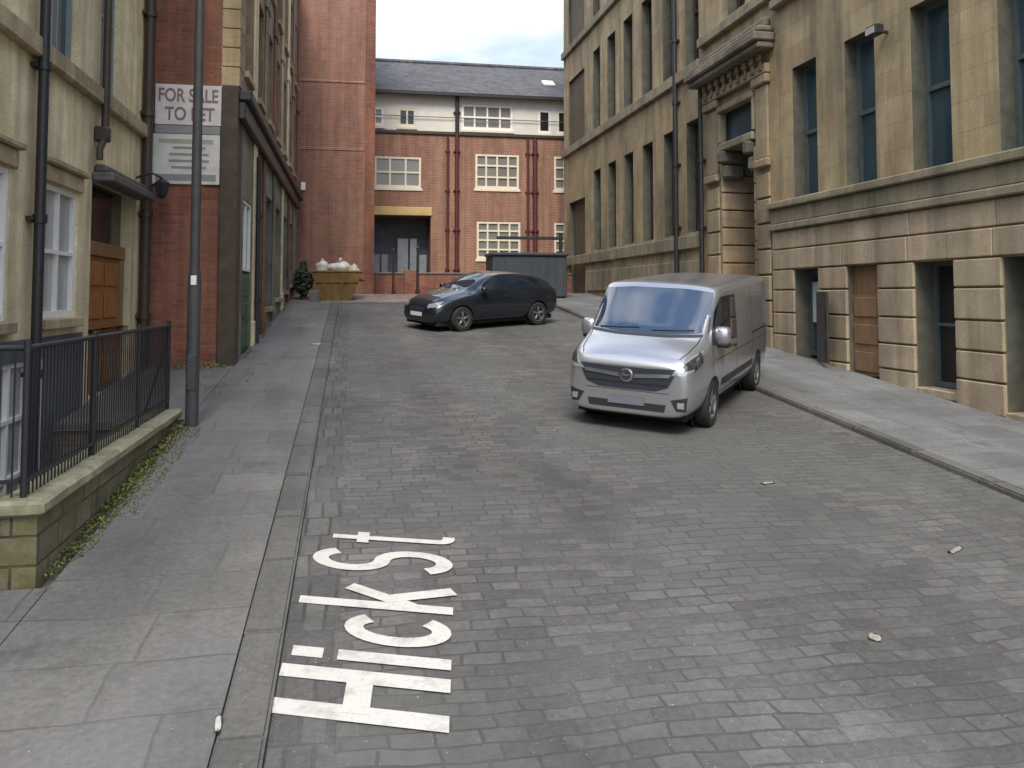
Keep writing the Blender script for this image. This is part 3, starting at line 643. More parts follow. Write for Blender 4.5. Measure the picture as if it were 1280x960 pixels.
M['board2'] = plain('board_offwhite', (0.54,0.54,0.50), 0.6, 0.12, 5, dirt=(0.34,0.33,0.30))
M['sign_red'] = plain('sign_red_ink', (0.20,0.12,0.12), 0.6, 0.1)
M['sign_grey'] = plain('sign_grey_ink', (0.22,0.22,0.215), 0.5, 0.1)
M['sign_green'] = plain('sign_green_ink', (0.30,0.31,0.25), 0.5, 0.1)
sx0, sx1 = -3.52, -2.37
t = thing('letting_board', 'upper white board lettered FOR SALE TO LET on the brick gable, behind the lamp post', 'sign', ((sx0+sx1)/2, BY, 5.75), 'boards on the brick gable')
bm = B(); Ff.bx(bm, sx0, sx1, -0.05, -0.003, 5.80, 6.54, 0.006); obj('board', bm, M['board'], t)
bm = text_bm('FOR SALE', 0.3, 0.002, 0.006); fit(bm, sx0+0.06, sx1-0.06, 6.22, 6.47, BY-0.054); obj('lettering', bm, M['sign_red'], t)
bm = text_bm('TO LET', 0.3, 0.002, 0.006); fit(bm, sx0+0.17, sx1-0.12, 5.88, 6.13, BY-0.054); obj('lettering', bm, M['sign_red'], t)
bm = B(); Ff.bx(bm, sx0, sx1-0.02, -0.045, -0.003, 5.64, 5.79, 0.004); obj('strip', bm, M['sign_grey'], t)
t = thing('agent_board', 'lower off-white board with faded print below the FOR SALE board on the brick gable', 'sign', ((sx0+sx1)/2, BY, 4.72), 'boards on the brick gable')
bm = B(); Ff.bx(bm, sx0-0.03, sx1-0.02, -0.05, -0.003, 4.72, 5.63, 0.006); obj('board', bm, M['board2'], t)
bm = B(); rr_ = random.Random(2)
for z, a, b_ in ((5.36, 0.32, 0.55), (5.24, 0.26, 0.5), (5.12, 0.25, 0.7), (5.00, 0.3, 0.6)): Ff.bx(bm, sx0+a, sx1-a+0.05, -0.053, -0.051, z, z+0.045)
obj('print', bm, M['sign_grey'], t)
bm = B(); Ff.bx(bm, sx0+0.08, sx1-0.14, -0.053, -0.051, 5.46, 5.54); obj('band', bm, M['sign_green'], t)
bm = B(); Ff.bx(bm, sx0+0.03, sx1-0.08, -0.053, -0.051, 4.78, 4.90); obj('band', bm, M['sign_grey'], t)

# ------------------------------------------------------------------ brick tower
TY = 33.0
tb = thing('brick_tower', 'tall windowless red brick stair tower behind the yellow skip', 'building', (-0.6, TY, gz(TY)))
Ft = Facade('F', TY, tb)
bm = B(); box(bm, -3.2, 0.80, TY, TY+6, 1.5, 17.5); obj('wall', bm, M['brick_red'], tb)
bm = B(); Ft.bx(bm, 0.45, 0.84, -0.05, -0.002, 1.5, 17.5); obj('corner_strip', bm, M['brick_dark'], tb)
for z in (11.0, 8.35): Ft.course(-2.05, 0.44, z, z+0.10, 0.025, 'brick_orange', 'brick_band', 0.0)
bm = B(); box(bm, -3.3, 0.9, TY-0.1, TY+6.1, 17.5, 17.75); obj('roof', bm, M['lead'], tb)
bm = B(); Ft.bx(bm, -1.95, -1.78, -0.08, -0.003, 6.75, 7.05, 0.01); obj('alarm_box', bm, M['white_frame'], tb)

# ------------------------------------------------------------------ far terrace
FY = 38.0
fb = thing('brick_terrace', 'orange brick block with cream windows, pale rendered top storey and slate roof', 'building', (6, FY, gz(FY)))
Fz = Facade('F', FY, fb)
ops = [(0.95, 3.05, 7.58, 9.0, 0.12), (5.53, 7.58, 7.64, 9.24, 0.12), (9.25, 11.3, 7.64, 9.24, 0.12), (5.6, 7.65, 4.4, 6.12, 0.12), (9.25, 11.3, 4.4, 6.12, 0.12), (0.9, 3.5, 2.7, 6.32, 1.6)]
bm = B(); Fz.wall(bm, 0.78, 16, 1.5, 10.12, ops); Fz.face(bm, ((16,0,1.5),(16,8,1.5),(16,8,10.12),(16,0,10.12))); obj('wall', bm, M['brick_orange'], fb)
ops = [(2.0, 2.8, 10.38, 11.22, 0.1), (4.9, 7.28, 10.36, 11.52, 0.1), (8.5, 9.1, 10.3, 11.4, 0.1), (9.4, 10.0, 10.3, 11.4, 0.1), (0.9, 1.35, 10.38, 11.22, 0.1)]
bm = B(); Fz.wall(bm, 0.78, 16, 10.12, 11.9, ops); Fz.face(bm, ((16,0,10.12),(16,8,10.12),(16,8,11.9),(16,0,11.9))); obj('rendered_storey', bm, M['render'], fb)
bm = B()
a = [(0.7,FY-0.35,11.95),(16.2,FY-0.35,11.95),(16.2,FY+4.2,14.5),(0.7,FY+4.2,14.5),(0.7,FY+8.6,11.95),(16.2,FY+8.6,11.95)]
quad(bm, *a[:4]); quad(bm, a[3], a[2], a[5], a[4]); bm.faces.new([bm.verts.new(a[i]) for i in (1,5,2)]); bm.faces.new([bm.verts.new(a[i]) for i in (0,3,4)])
quad(bm, a[0], a[4], a[5], a[1])
rf = obj('roof', bm, M['slate'], fb)
bm = B(); tube(bm, [(0.7,FY+4.2,14.53),(16.2,FY+4.2,14.53)], 0.12, 8); obj('ridge', bm, M['slate'], rf)
bm = B(); box(bm, -0.28, 0.28, -0.35, 0.35, 0, 0.12, 0.02, Matrix.Translation((9.35, FY+1.55, 13.02)) @ Matrix.Rotation(R(29), 4, 'X')); obj('skylight', bm, M['white_frame'], rf)
bm = B(); box(bm, 0.75, 16, FY-0.45, FY-0.30, 11.80, 11.94); obj('gutter', bm, M['iron'], fb)
bm = B(); Fz.bx(bm, 0.78, 16, -0.08, -0.003, 10.06, 10.2, 0.01); obj('string_course', bm, M['pipe_brown'], fb)
bm = B(); tube(bm, [(0.8,FY-0.1,10.85),(16,FY-0.1,10.85)], 0.018, 6); obj('cable', bm, M['lead'], fb)
def farwin(u0, u1, z0, z1, bars, g='glass_far', f='cream', d=0.1): return Fz.window(u0, u1, z0, z1, d, f, g, fw=0.10, bars=bars, sill=0.05, smat='cream', mid=0.08)
farwin(0.95, 3.05, 7.58, 9.0, (3, 2)); farwin(5.53, 7.58, 7.64, 9.24, (4, 3)); farwin(9.25, 11.3, 7.64, 9.24, (4, 3)); farwin(5.6, 7.65, 4.4, 6.12, (4, 4)); farwin(9.25, 11.3, 4.4, 6.12, (4, 4))
farwin(2.0, 2.8, 10.38, 11.22, (2, 1), 'glass_dark'); farwin(4.9, 7.28, 10.36, 11.52, (4, 2), 'glass_far', 'white_frame'); farwin(8.5, 9.1, 10.3, 11.4, (1, 1), 'glass_dark', 'white_frame'); farwin(9.4, 10.0, 10.3, 11.4, (1, 1), 'glass_dark', 'white_frame'); farwin(0.9, 1.35, 10.38, 11.22, (1, 2), 'glass_far', 'white_frame')
bm = B(); Fz.bx(bm, 0.85, 3.55, -0.06, -0.003, 6.33, 6.72, 0.02); obj('entrance_lintel', bm, M['tan_paint'], fb)
bm = B(); Fz.bx(bm, 0.9, 3.5, 1.55, 1.62, 2.6, 6.32); ent = obj('entrance', bm, M['basement'], fb)
for a_, b_ in ((0.95, 1.25), (1.32, 1.62), (2.05, 2.55), (2.62, 2.95), (3.05, 3.4)):
    bm = B(); Fz.bx(bm, a_, b_, 0.9, 1.0, 2.75, 5.35 if a_ > 2 and a_ < 3 else 4.6, 0.02); obj('entrance_panel', bm, M['entrance_grey'], ent)
Fz.pipe(4.67, 3, 11.8, 'pipe_red', 0.09, 0.12); Fz.pipe(8.32, 3, 10.0, 'pipe_red', 0.11, 0.12); Fz.pipe(7.98, 3, 10.0, 'pipe_red', 0.06, 0.1); Fz.pipe(4.25, 3, 10.0, 'pipe_red', 0.06, 0.1); Fz.pipe(4.67, 10.2, 11.81, 'iron', 0.095, 0.135)

# forecourt wall, posts, bin store, barrier
fw_ = thing('forecourt_wall', 'low red brick wall with stone coping in front of the far brick block', 'wall', (3.5, 34.4, gz(34)))
bm = B(); box(bm, 0.86, 9.1, 34.3, 34.55, 2.4, 3.58); obj('brickwork', bm, M['brick_dark'], fw_)
bm = B(); box(bm, 0.84, 9.12, 34.26, 34.59, 3.583, 3.66, 0.02); obj('coping', bm, M['lead'], fw_)
bm = B(); box(bm, 2.1, 2.6, 34.2, 34.62, 2.4, 3.75, 0.02); obj('pier', bm, M['brick_dark'], fw_)
def post(x, y, h, label, r=0.05):
    t = thing('iron_post', label, 'post', (x, y, gz(y)+0.02), 'posts before the brick wall')
    bm = B(); tube(bm, [(x,y,gz(y)), (x,y,gz(y)+0.18), (x,y,gz(y)+0.2), (x,y,gz(y)+h)], r, 10, radii=[r*1.6, r*1.6, r, r*0.85]); obj('shaft', bm, M['iron'], t, smooth=True, angle=45)
    bm = B(); bmesh.ops.create_uvsphere(bm, u_segments=10, v_segments=7, radius=r*1.3, matrix=Matrix.Translation((x,y,gz(y)+h+r*0.6))); obj('finial', bm, M['iron'], t, smooth=True)
post(2.47, 32.2, 1.75, 'black iron post standing left of the dark car bonnet', 0.055)
post(1.62, 33.6, 1.75, 'black iron post close in front of the dark entrance', 0.045)
t = thing('metal_container', 'dark blue-grey metal container with a flat lid behind the dark car', 'container', (6.2, 30.4, gz(30)))
M['container'] = plain('container_paint', (0.032,0.042,0.055), 0.55, 0.15, 4, dirt=(0.07,0.07,0.06))
bm = B(); z0 = gz(30)+0.1; box(bm, 4.95, 7.7, 29.7, 31.2, z0, 4.15, 0.02)
for k in range(9): x = 5.1 + k*0.31; box(bm, x, x+0.06, 29.66, 29.698, z0+0.05, 4.05)
obj('body', bm, M['container'], t)
bm = B(); box(bm, 4.90, 7.75, 29.62, 31.25, 4.155, 4.27, 0.03); obj('lid', bm, M['container'], t)
bm = B()
for x in (5.2, 7.45):
    for y in (29.9, 31.0): tube(bm, [(x-0.05,y,z0-0.04),(x+0.05,y,z0-0.04)], 0.07, 10)
obj('castors', bm, M['iron'], t)
t = thing('height_barrier', 'dark horizontal bar on a post behind the container at the end of the warehouse', 'barrier', (8.0, 33.2, gz(33)))
bm = B(); tube(bm, [(8.35,33.2,gz(33)),(8.35,33.2,5.25)], 0.07, 10); obj('post', bm, M['iron'], t, smooth=True, angle=45)
bm = B(); box(bm, 5.7, 8.45, 33.15, 33.25, 4.98, 5.10, 0.01); obj('bar', bm, M['iron'], t)

# ------------------------------------------------------------------ lamp post
M['lamp_grey'] = plain('lamp_post_paint', (0.05,0.053,0.056), 0.55, 0.15, 12, dirt=(0.03,0.03,0.028), dirt_amt=0.5)
LX, LY = -1.99, 11.40
t = thing('lamp_post', 'tall grey steel lamp post at the end of the low wall', 'lamp post', (LX, LY, gz(LY)+KH))
z0 = gz(LY)+KH-0.05
bm = B(); tube(bm, [(LX,LY,z0),(LX,LY,z0+0.03),(LX,LY,2.9),(LX,LY,3.05)], 0.1, 16, radii=[0.085,0.083,0.083,0.068]); obj('base', bm, M['lamp_grey'], t, smooth=True, angle=40)
bm = B(); tube(bm, [(LX,LY,3.03),(LX,LY,6),(LX,LY,8.2)], 0.07, 14, radii=[0.064,0.06,0.045]); obj('shaft', bm, M['lamp_grey'], t, smooth=True, angle=40)
bm = B(); tube(bm, [(LX,LY,8.15),(LX+0.15,LY,8.5),(LX+0.7,LY,8.62)], 0.035, 10); obj('arm', bm, M['lamp_grey'], t, smooth=True)
bm = B(); box(bm, LX+0.6, LX+1.2, LY-0.12, LY+0.12, 8.56, 8.70, 0.03); obj('lantern', bm, M['lamp_grey'], t)
bm = B(); box(bm, LX-0.055, LX+0.055, LY-0.092, LY-0.06, 1.5, 1.95, 0.008); obj('access_door', bm, M['lamp_grey'], t)
bm = B(); box(bm, LX-0.03, LX+0.04, LY-0.094, LY-0.07, 3.0-0.16, 3.0-0.04, 0.004); obj('number_plate', bm, M['white_frame'], t)

# ------------------------------------------------------------------ map caption of the street name, added as lettering on the setts
M['caption_white'] = None
b = NB('caption_white'); o_ = b.coords('obj'); fn = b.noise(o_, 30, 6, 0.7)
col = b.mix(b.ramp(fn, [(0.30, g3(0.6)), (0.44, g3(0))]), (0.56,0.545,0.51), (0.24,0.235,0.22))
col = b.mix(b.ramp(b.noise(o_, 5, 6, 0.7), [(0.50, g3(0)), (0.72, g3(0.65))]), col, (0.25,0.245,0.23))
M['caption_white'] = b.done(col, 0.75, b.bump(fn, 0.3, 0.01))
def ribbon(bm, pts, wd, h):
    pts = [Vector(p) for p in pts]; L_, R_ = [], []
    for k, p in enumerate(pts):
        d0 = (p-pts[k-1]).normalized() if k else (pts[1]-p).normalized(); d1 = (pts[k+1]-p).normalized() if k < len(pts)-1 else d0
        t_ = (d0+d1).normalized(); n_ = Vector((-t_.y, t_.x)) * (wd/2/max(.5, t_.dot(d0)))
        L_.append(bm.verts.new((p.x+n_.x, p.y+n_.y, h))); R_.append(bm.verts.new((p.x-n_.x, p.y-n_.y, h)))
    for k in range(len(pts)-1): bm.faces.new((L_[k], R_[k], R_[k+1], L_[k+1]))
def arc(cx, cy, rx, ry, a0, a1, n=22): return [(cx+rx*math.cos(R(a0+(a1-a0)*k/n)), cy+ry*math.sin(R(a0+(a1-a0)*k/n))) for k in range(n+1)]
def line(a, c, n=10): return [(a[0]+(c[0]-a[0])*k/n, a[1]+(c[1]-a[1])*k/n) for k in range(n+1)]
bm = B()
ribbon(bm, line((.11,0),(.11,1)), .150, .000); ribbon(bm, line((.48,0),(.48,1)), .142, .001); ribbon(bm, line((.11,.52),(.48,.52)), .155, .002)      # H
ribbon(bm, line((.715,0),(.715,.68)), .122, 0); ribbon(bm, line((.715,.77),(.715,.96), 3), .122, 0)                                        # i
ribbon(bm, arc(1.10,.34,.165,.275,42,318), .118, 0)                                                                                # c
ribbon(bm, line((1.425,0),(1.425,1)), .112, 0); ribbon(bm, line((1.44,.26),(1.70,.69)), .112, .001); ribbon(bm, line((1.53,.43),(1.73,0)), .115, .002)   # k
ribbon(bm, arc(2.20,.715,.165,.215,28,262) + arc(2.20,.285,.165,.215,82,-152), .112, 0)                                             # S
ribbon(bm, line((2.66,.88),(2.66,.14)) + arc(2.73,.12,.07,.07,180,270,6) + [(2.78,.05)], .085, 0); ribbon(bm, line((2.55,.66),(2.78,.66), 4), .085, .001)  # t
L_TEXT = 2.70
P00, P01, P10, P11 = Vector((.52,4.48)), Vector((-.42,4.82)), Vector((.88,7.15)), Vector((-.27,7.52))
for v in bm.verts:
    s_ = v.co.x/L_TEXT; q = v.co.y; hz = v.co.z
    p = P00*(1-s_)*(1-q) + P01*(1-s_)*q + P10*s_*(1-q) + P11*s_*q
    v.co = (p.x, p.y, gz(p.y)+0.024+hz)
o = obj('street_name_caption', bm, M['caption_white']); tag(o, 'white map caption reading Hick St laid over the grey setts', 'map caption')

# ------------------------------------------------------------------ vehicles
def ground_frame(x, y, hx, hy, dz=0.012):
    n = Vector((0, -S, 1)).normalized(); h = Vector((hx, hy, 0)); f = (h - n*h.dot(n)).normalized(); l = n.cross(f)
    m = Matrix((f, l, n)).transposed().to_4x4(); m.translation = (x, y, gz(y)+dz); return m
class Car:
    """meshes in vehicle coordinates: +x forward, +y left, z up"""
    def __init__(s, name, label, mat, group=None, scale=1.0):
        s.root = thing(name, label, 'van' if 'van' in name else 'car', mat.translation, group); s.root.rotation_euler = mat.to_euler(); s.root.scale = (scale,)*3; ORG[s.root.name] = Vector((0,0,0))
    def add(s, name, bm, mt, parent=None, smooth=True, angle=35):
        o = obj(name, bm, M[mt], None, smooth, None, angle); o.parent = parent or s.root; o.location = (0,0,0); ORG[o.name] = Vector((0,0,0)); return o
    def body(s, st, mt, wheels, wr, sub=2, lift=0.0):
        """st: (x, zb, wb, zlow, wlow, zbelt, wbelt, wroof, ztop, crown)"""
        bm = B(); rings = []
        for (x, zb, wb, zl, wl, zbl, wbl, wr_, zt_, cr) in st:
            half = [(0,zb),(wb*.7,zb),(wb,zb+.03),(wl,zl),(wl+.0,(zl+zbl)/2),(wbl,zbl),((wbl+wr_)/2,(zbl+zt_-.05)/2),(wr_,zt_-.05),(wr_-.05,zt_-.006),(wr_*.55,zt_+cr*.75),(0,zt_+cr)]
            rings.append([bm.verts.new((x,-a,c)) for a, c in half] + [bm.verts.new((x,a,c)) for a, c in half[-2:0:-1]])
        n = len(rings[0])
        for A, C in zip(rings, rings[1:]):
            for k in range(n): bm.faces.new((A[k], C[k], C[(k+1) % n], A[(k+1) % n]))
        for Rg, flip in ((rings[0], False), (rings[-1], True)):
            m_ = len(Rg)//2
            for k in range(m_):
                q = [Rg[k], Rg[k+1], Rg[(n-k-1) % n], Rg[(n-k) % n]]
                q = list(dict.fromkeys(q))
                if len(q) >= 3: bm.faces.new(q if flip else q[::-1])
        bmesh.ops.recalc_face_normals(bm, faces=bm.faces)
        o = s.add('body', bm, mt, angle=40)
        md = o.modifiers.new('s', 'SUBSURF'); md.levels = sub; md.render_levels = sub
        cm = B()
        for wx, wy in wheels: lathe(cm, [(wr*1.16, -0.2), (wr*1.16, 0.2)], Matrix.Translation((wx, wy, wr)), 28)
        bmesh.ops.recalc_face_normals(cm, faces=cm.faces)
        me = bpy.data.meshes.new('c'); cm.to_mesh(me); cm.free(); co = bpy.data.objects.new('c', me); COL.objects.link(co)
        # evaluate before cutting for the projected panels, then again with the arches cut
        R0 = s.root.matrix_world
        dg = bpy.context.evaluated_depsgraph_get(); dg.update()
        e = o.evaluated_get(dg); m1 = e.to_mesh()
        bt = B(); bt.from_mesh(m1); s.bvh = BVHTree.FromBMesh(bt); s.keep = bt; e.to_mesh_clear()
        co.parent = s.root
        bo = o.modifiers.new('b', 'BOOLEAN'); bo.object = co; bo.operation = 'DIFFERENCE'; bo.solver = 'EXACT'
        dg.update(); dg = bpy.context.evaluated_depsgraph_get()
        nm = bpy.data.meshes.new_from_object(o.evaluated_get(dg))
        o.modifiers.clear(); o.data = nm
        for p in nm.polygons: p.use_smooth = True
        try: nm.set_sharp_from_angle(angle=R(38))
        except Exception: pass
        bpy.data.objects.remove(co); s.b = o; return o
    def cast(s, p, d, off):
        p = Vector(p); d = Vector(d)
        h = s.bvh.ray_cast(p - d*6, d)
        return (h[0] + h[1]*off*(1 if h[1].dot(d) < 0 else -1)) if h[0] else None
    def patch(s, name, top, bot, d, mt, off=0.006, nu=16, nv=8, parent=None, thick=0.0):
        def at(pl, t):
            seg = [(Vector(b_)-Vector(a)).length for a, b_ in zip(pl, pl[1:])]; tot = sum(seg) or 1; q = t*tot
            for a, b_, l in zip(pl, pl[1:], seg):
                if q <= l + 1e-9: return Vector(a).lerp(Vector(b_), q/l if l else 0)
                q -= l
            return Vector(pl[-1])
        bm = B(); g = []
        for j in range(nv+1):
            row = []
            for i in range(nu+1):
                p = at(bot, i/nu).lerp(at(top, i/nu), j/nv); c = s.cast(p, d, off)
                row.append(bm.verts.new(c) if c is not None else None)
            g.append(row)
        for j in range(nv):
            for i in range(nu):
                q = [g[j][i], g[j][i+1], g[j+1][i+1], g[j+1][i]]
                if all(v is not None for v in q): bm.faces.new(q)
        loose = [v for v in bm.verts if not v.link_faces]
        for v in loose: bm.verts.remove(v)
        dv = Vector(d)
        bm.normal_update()
        if sum(f.normal.dot(dv)*f.calc_area() for f in bm.faces) > 0: bmesh.ops.reverse_faces(bm, faces=bm.faces)
        return s.add(name, bm, mt, parent or s.b)
    def wheel(s, wx, wy, r, wid, side, rim='rim', spokes=5):
        T = Matrix.Translation((wx, wy, r)) @ Matrix.Rotation(0 if side > 0 else math.pi, 4, 'Z')
        bm = B(); h = wid/2
        lathe(bm, [(r*.62,-h),(r*.9,-h),(r*.985,-h*.75),(r,-h*.4),(r,h*.4),(r*.985,h*.75),(r*.93,h),(r*.68,h*1.02),(r*.66,h*.6)], T, 28)
        w_ = s.add('wheel', bm, 'tyre', None, True, 50)
        bm = B(); lathe(bm, [(r*.67,h*.5),(r*.67,h*.92),(r*.60,h*.90),(r*.56,h*.45),(r*.1,h*.4)], T, 28)
        for k in range(spokes):
            A = T @ Matrix.Rotation(2*math.pi*k/spokes, 4, 'Y')
            box(bm, -r*.09, r*.09, h*.45, h*.86, r*.08, r*.62, 0.008, A)
        lathe(bm, [(r*.16,h*.4),(r*.16,h*.9),(r*.10,h*.95)], T, 14)
        s.add('rim', bm, rim, w_, True, 40)
        bm = B(); lathe(bm, [(r*1.13,-h*1.2),(r*1.13,-h*1.1)], T, 20); s.add('wheel_well', bm, 'black', w_)
M['silver'] = None
b = NB('silver_paint'); n_ = b.noise(b.coords('obj'), 900, 2); M['silver'] = b.done(b.ramp(n_, [(0.3, (0.40,0.415,0.44)), (0.7, (0.48,0.495,0.52))]), 0.30, None, Metallic=0.75, Coat_Weight=0.6, Coat_Roughness=0.06)
b = NB('dark_blue_paint'); n_ = b.noise(b.coords('obj'), 900, 2); M['dark_car'] = b.done(b.ramp(n_, [(0.3, (0.010,0.014,0.022)), (0.7, (0.017,0.023,0.034))]), 0.3, None, Metallic=0.3, Coat_Weight=1.0, Coat_Roughness=0.04)
M['tyre'] = plain('tyre_rubber', (0.018,0.018,0.019), 0.85, 0.2, 20)
M['rim'] = plain('alloy_rim', (0.28,0.285,0.29), 0.35, 0.1, 10, metallic=0.8)
M['hub'] = plain('grey_hubcap', (0.12,0.12,0.125), 0.5, 0.15, 10)
M['plastic'] = plain('black_plastic', (0.022,0.023,0.026), 0.5, 0.15, 20)
M['grille'] = plain('grille_plastic', (0.028,0.032,0.045), 0.4, 0.2, 30)
M['chrome'] = plain('chrome', (0.72,0.72,0.73), 0.12, 0.03, 5, metallic=1.0)
M['car_glass'] = glass('car_glass', (0.012,0.018,0.028), 0.03, 0.0)
b = NB('van_windscreen'); b.done((0.012,0.03,0.065), 0.03, None, IOR=2.1); M['screen'] = b.m
M['seam'] = plain('panel_gap', (0.012,0.012,0.013), 0.8, 0.1)
M['lamp_glass'] = plain('headlamp_lens', (0.42,0.44,0.47), 0.08, 0.12, 9, metallic=0.5, coat=1.0)
M['lamp_dark'] = plain('headlamp_inner', (0.05,0.055,0.06), 0.15, 0.3, 14, metallic=0.4, coat=1.0)
M['amber'] = plain('amber_lens', (0.55,0.22,0.04), 0.25, 0.1)
M['red_lens'] = plain('red_lens', (0.25,0.01,0.012), 0.2, 0.1)
M['plate'] = plain('number_plate', (0.15,0.145,0.18), 0.5, 0.1)
M['plate_w'] = plain('number_plate_white', (0.6,0.6,0.58), 0.5, 0.1)

# van
vm = ground_frame(5.01, 12.50, -0.615, -0.788)
V = Car('silver_van', 'silver panel van parked at an angle with its nose out from the right kerb', vm, scale=0.955)
st = [  # x, zb, wb, zl, wl, zbelt, wbelt, wroof, ztop, crown
 (-2.49,.34,.84,.60,.90,1.10,.90,.84,1.88,.01),(-2.46,.28,.90,.58,.955,1.10,.955,.89,1.94,.02),(-2.3,.25,.91,.55,.975,1.12,.970,.90,1.955,.03),
 (-1.2,.25,.91,.55,.978,1.13,.972,.905,1.96,.035),(0.2,.25,.91,.55,.978,1.13,.972,.905,1.96,.035),(.85,.25,.91,.55,.978,1.13,.970,.90,1.955,.035),
 (1.00,.25,.91,.55,.978,1.13,.968,.885,1.935,.035),(1.06,.25,.91,.55,.978,1.13,.968,.88,1.89,.04),(1.35,.25,.91,.55,.976,1.13,.965,.87,1.62,.05),(1.66,.25,.91,.55,.974,1.13,.96,.87,1.33,.06),
 (1.80,.25,.90,.54,.968,1.10,.955,.88,1.235,.05),(1.90,.25,.90,.53,.962,1.07,.95,.88,1.20,.045),(2.15,.24,.89,.52,.945,1.03,.93,.86,1.13,.04),
 (2.32,.24,.86,.50,.91,.97,.89,.81,1.065,.03),(2.42,.24,.83,.48,.87,.92,.84,.76,1.01,.02),(2.48,.25,.79,.46,.81,.86,.78,.70,.95,.01),(2.50,.28,.74,.46,.76,.82,.74,.66,.92,.0)]
WV = [(1.56,.80),(1.56,-.80),(-1.54,.80),(-1.54,-.80)]
V.body(st, 'silver', [(a, b_*1.14) for a, b_ in WV], .335)
FD, TD = (-1,0,0), (0,0,-1)
V.patch('windscreen', [(0,-.82,1.865),(0,-.4,1.90),(0,.4,1.90),(0,.82,1.865)], [(0,-.88,1.33),(0,-.4,1.295),(0,.4,1.295),(0,.88,1.33)], FD, 'screen', .006, 20, 10)
V.patch('cowl', [(0,-.83,1.312),(0,-.4,1.288),(0,.4,1.288),(0,.83,1.312)], [(0,-.83,1.275),(0,-.4,1.255),(0,.4,1.255),(0,.83,1.275)], FD, 'plastic', .004, 20, 2)
g_ = V.patch('grille', [(0,-.72,.915),(0,-.3,.90),(0,.3,.90),(0,.72,.915)], [(0,-.58,.66),(0,-.40,.60),(0,.40,.60),(0,.58,.66)], FD, 'grille', .006, 20, 6)
V.patch('chrome_bar', [(0,-.62,.85),(0,-.11,.815)], [(0,-.60,.80),(0,-.11,.76)], FD, 'chrome', .02, 10, 2, parent=g_); V.patch('chrome_bar', [(0,.11,.815),(0,.62,.85)], [(0,.11,.76),(0,.60,.80)], FD, 'chrome', .02, 10, 2, parent=g_)
V.patch('grille_bar', [(0,-.56,.70),(0,.56,.70)], [(0,-.55,.685),(0,.55,.685)], FD, 'plastic', .014, 20, 2, parent=g_)
EX = V.cast((0,0,.79), FD, .0).x
bm = B(); lathe(bm, [(.095,0),(.095,.022),(.08,.028)], Matrix.Translation((EX,0,.79)) @ Matrix.Rotation(R(-90), 4, 'Z'), 20); em = V.add('emblem', bm, 'chrome', g_)
bm = B(); lathe(bm, [(.072,.0285),(.072,.030)], Matrix.Translation((EX,0,.79)) @ Matrix.Rotation(R(-90), 4, 'Z'), 20); V.add('emblem_field', bm, 'grille', em)
bm = B(); box(bm, EX+.031, EX+.034, -.05, .05, .78, .80); box(bm, EX+.031, EX+.034, -.05, -.015, .80, .822); V.add('emblem_mark', bm, 'chrome', em, False)
for sy in (1, -1):
    hl = V.patch('headlight', [(0,sy*.74,.985),(0,sy*.82,1.06),(0,sy*.90,1.13)], [(0,sy*.62,.83),(0,sy*.80,.84),(0,sy*.905,.90)], FD, 'lamp_glass', .006, 12, 8)
    V.patch('lamp_inner', [(0,sy*.78,.98),(0,sy*.885,1.09)], [(0,sy*.72,.875),(0,sy*.885,.92)], FD, 'lamp_dark', .009, 8, 5, parent=hl)
    V.patch('fog_light_surround', [(0,sy*.62,.50),(0,sy*.84,.55)], [(0,sy*.70,.36),(0,sy*.82,.36)], FD, 'plastic', .006, 6, 6)
    V.patch('fog_light', [(0,sy*.71,.48),(0,sy*.80,.48)], [(0,sy*.72,.40),(0,sy*.80,.40)], FD, 'lamp_glass', .010, 4, 4)
    V.patch('headlight_return', [(2.0,sy,1.12),(2.3,sy,1.0)], [(2.06,sy,.98),(2.32,sy,.88)], (0,-sy,0), 'lamp_dark', .006, 6, 5, parent=hl)
for sy in (1, -1):
    V.patch('bonnet_seam', [(2.36,sy*.70,3),(2.2,sy*.765,3),(1.95,sy*.80,3),(1.72,sy*.82,3)], [(2.36,sy*.688,3),(2.2,sy*.753,3),(1.95,sy*.788,3),(1.72,sy*.808,3)], (0,0,-1), 'seam', .003, 24, 1)
V.patch('bumper_seam', [(0,-.60,.585),(0,.60,.585)], [(0,-.60,.578),(0,.60,.578)], FD, 'seam', .003, 20, 1)
V.patch('lower_intake', [(0,-.56,.43),(0,.56,.43)], [(0,-.54,.33),(0,.54,.33)], FD, 'plastic', .006, 16, 4)
V.patch('plate', [(0,-.26,.50),(0,.26,.50)], [(0,-.26,.39),(0,.26,.39)], FD, 'plate', .02, 8, 3)
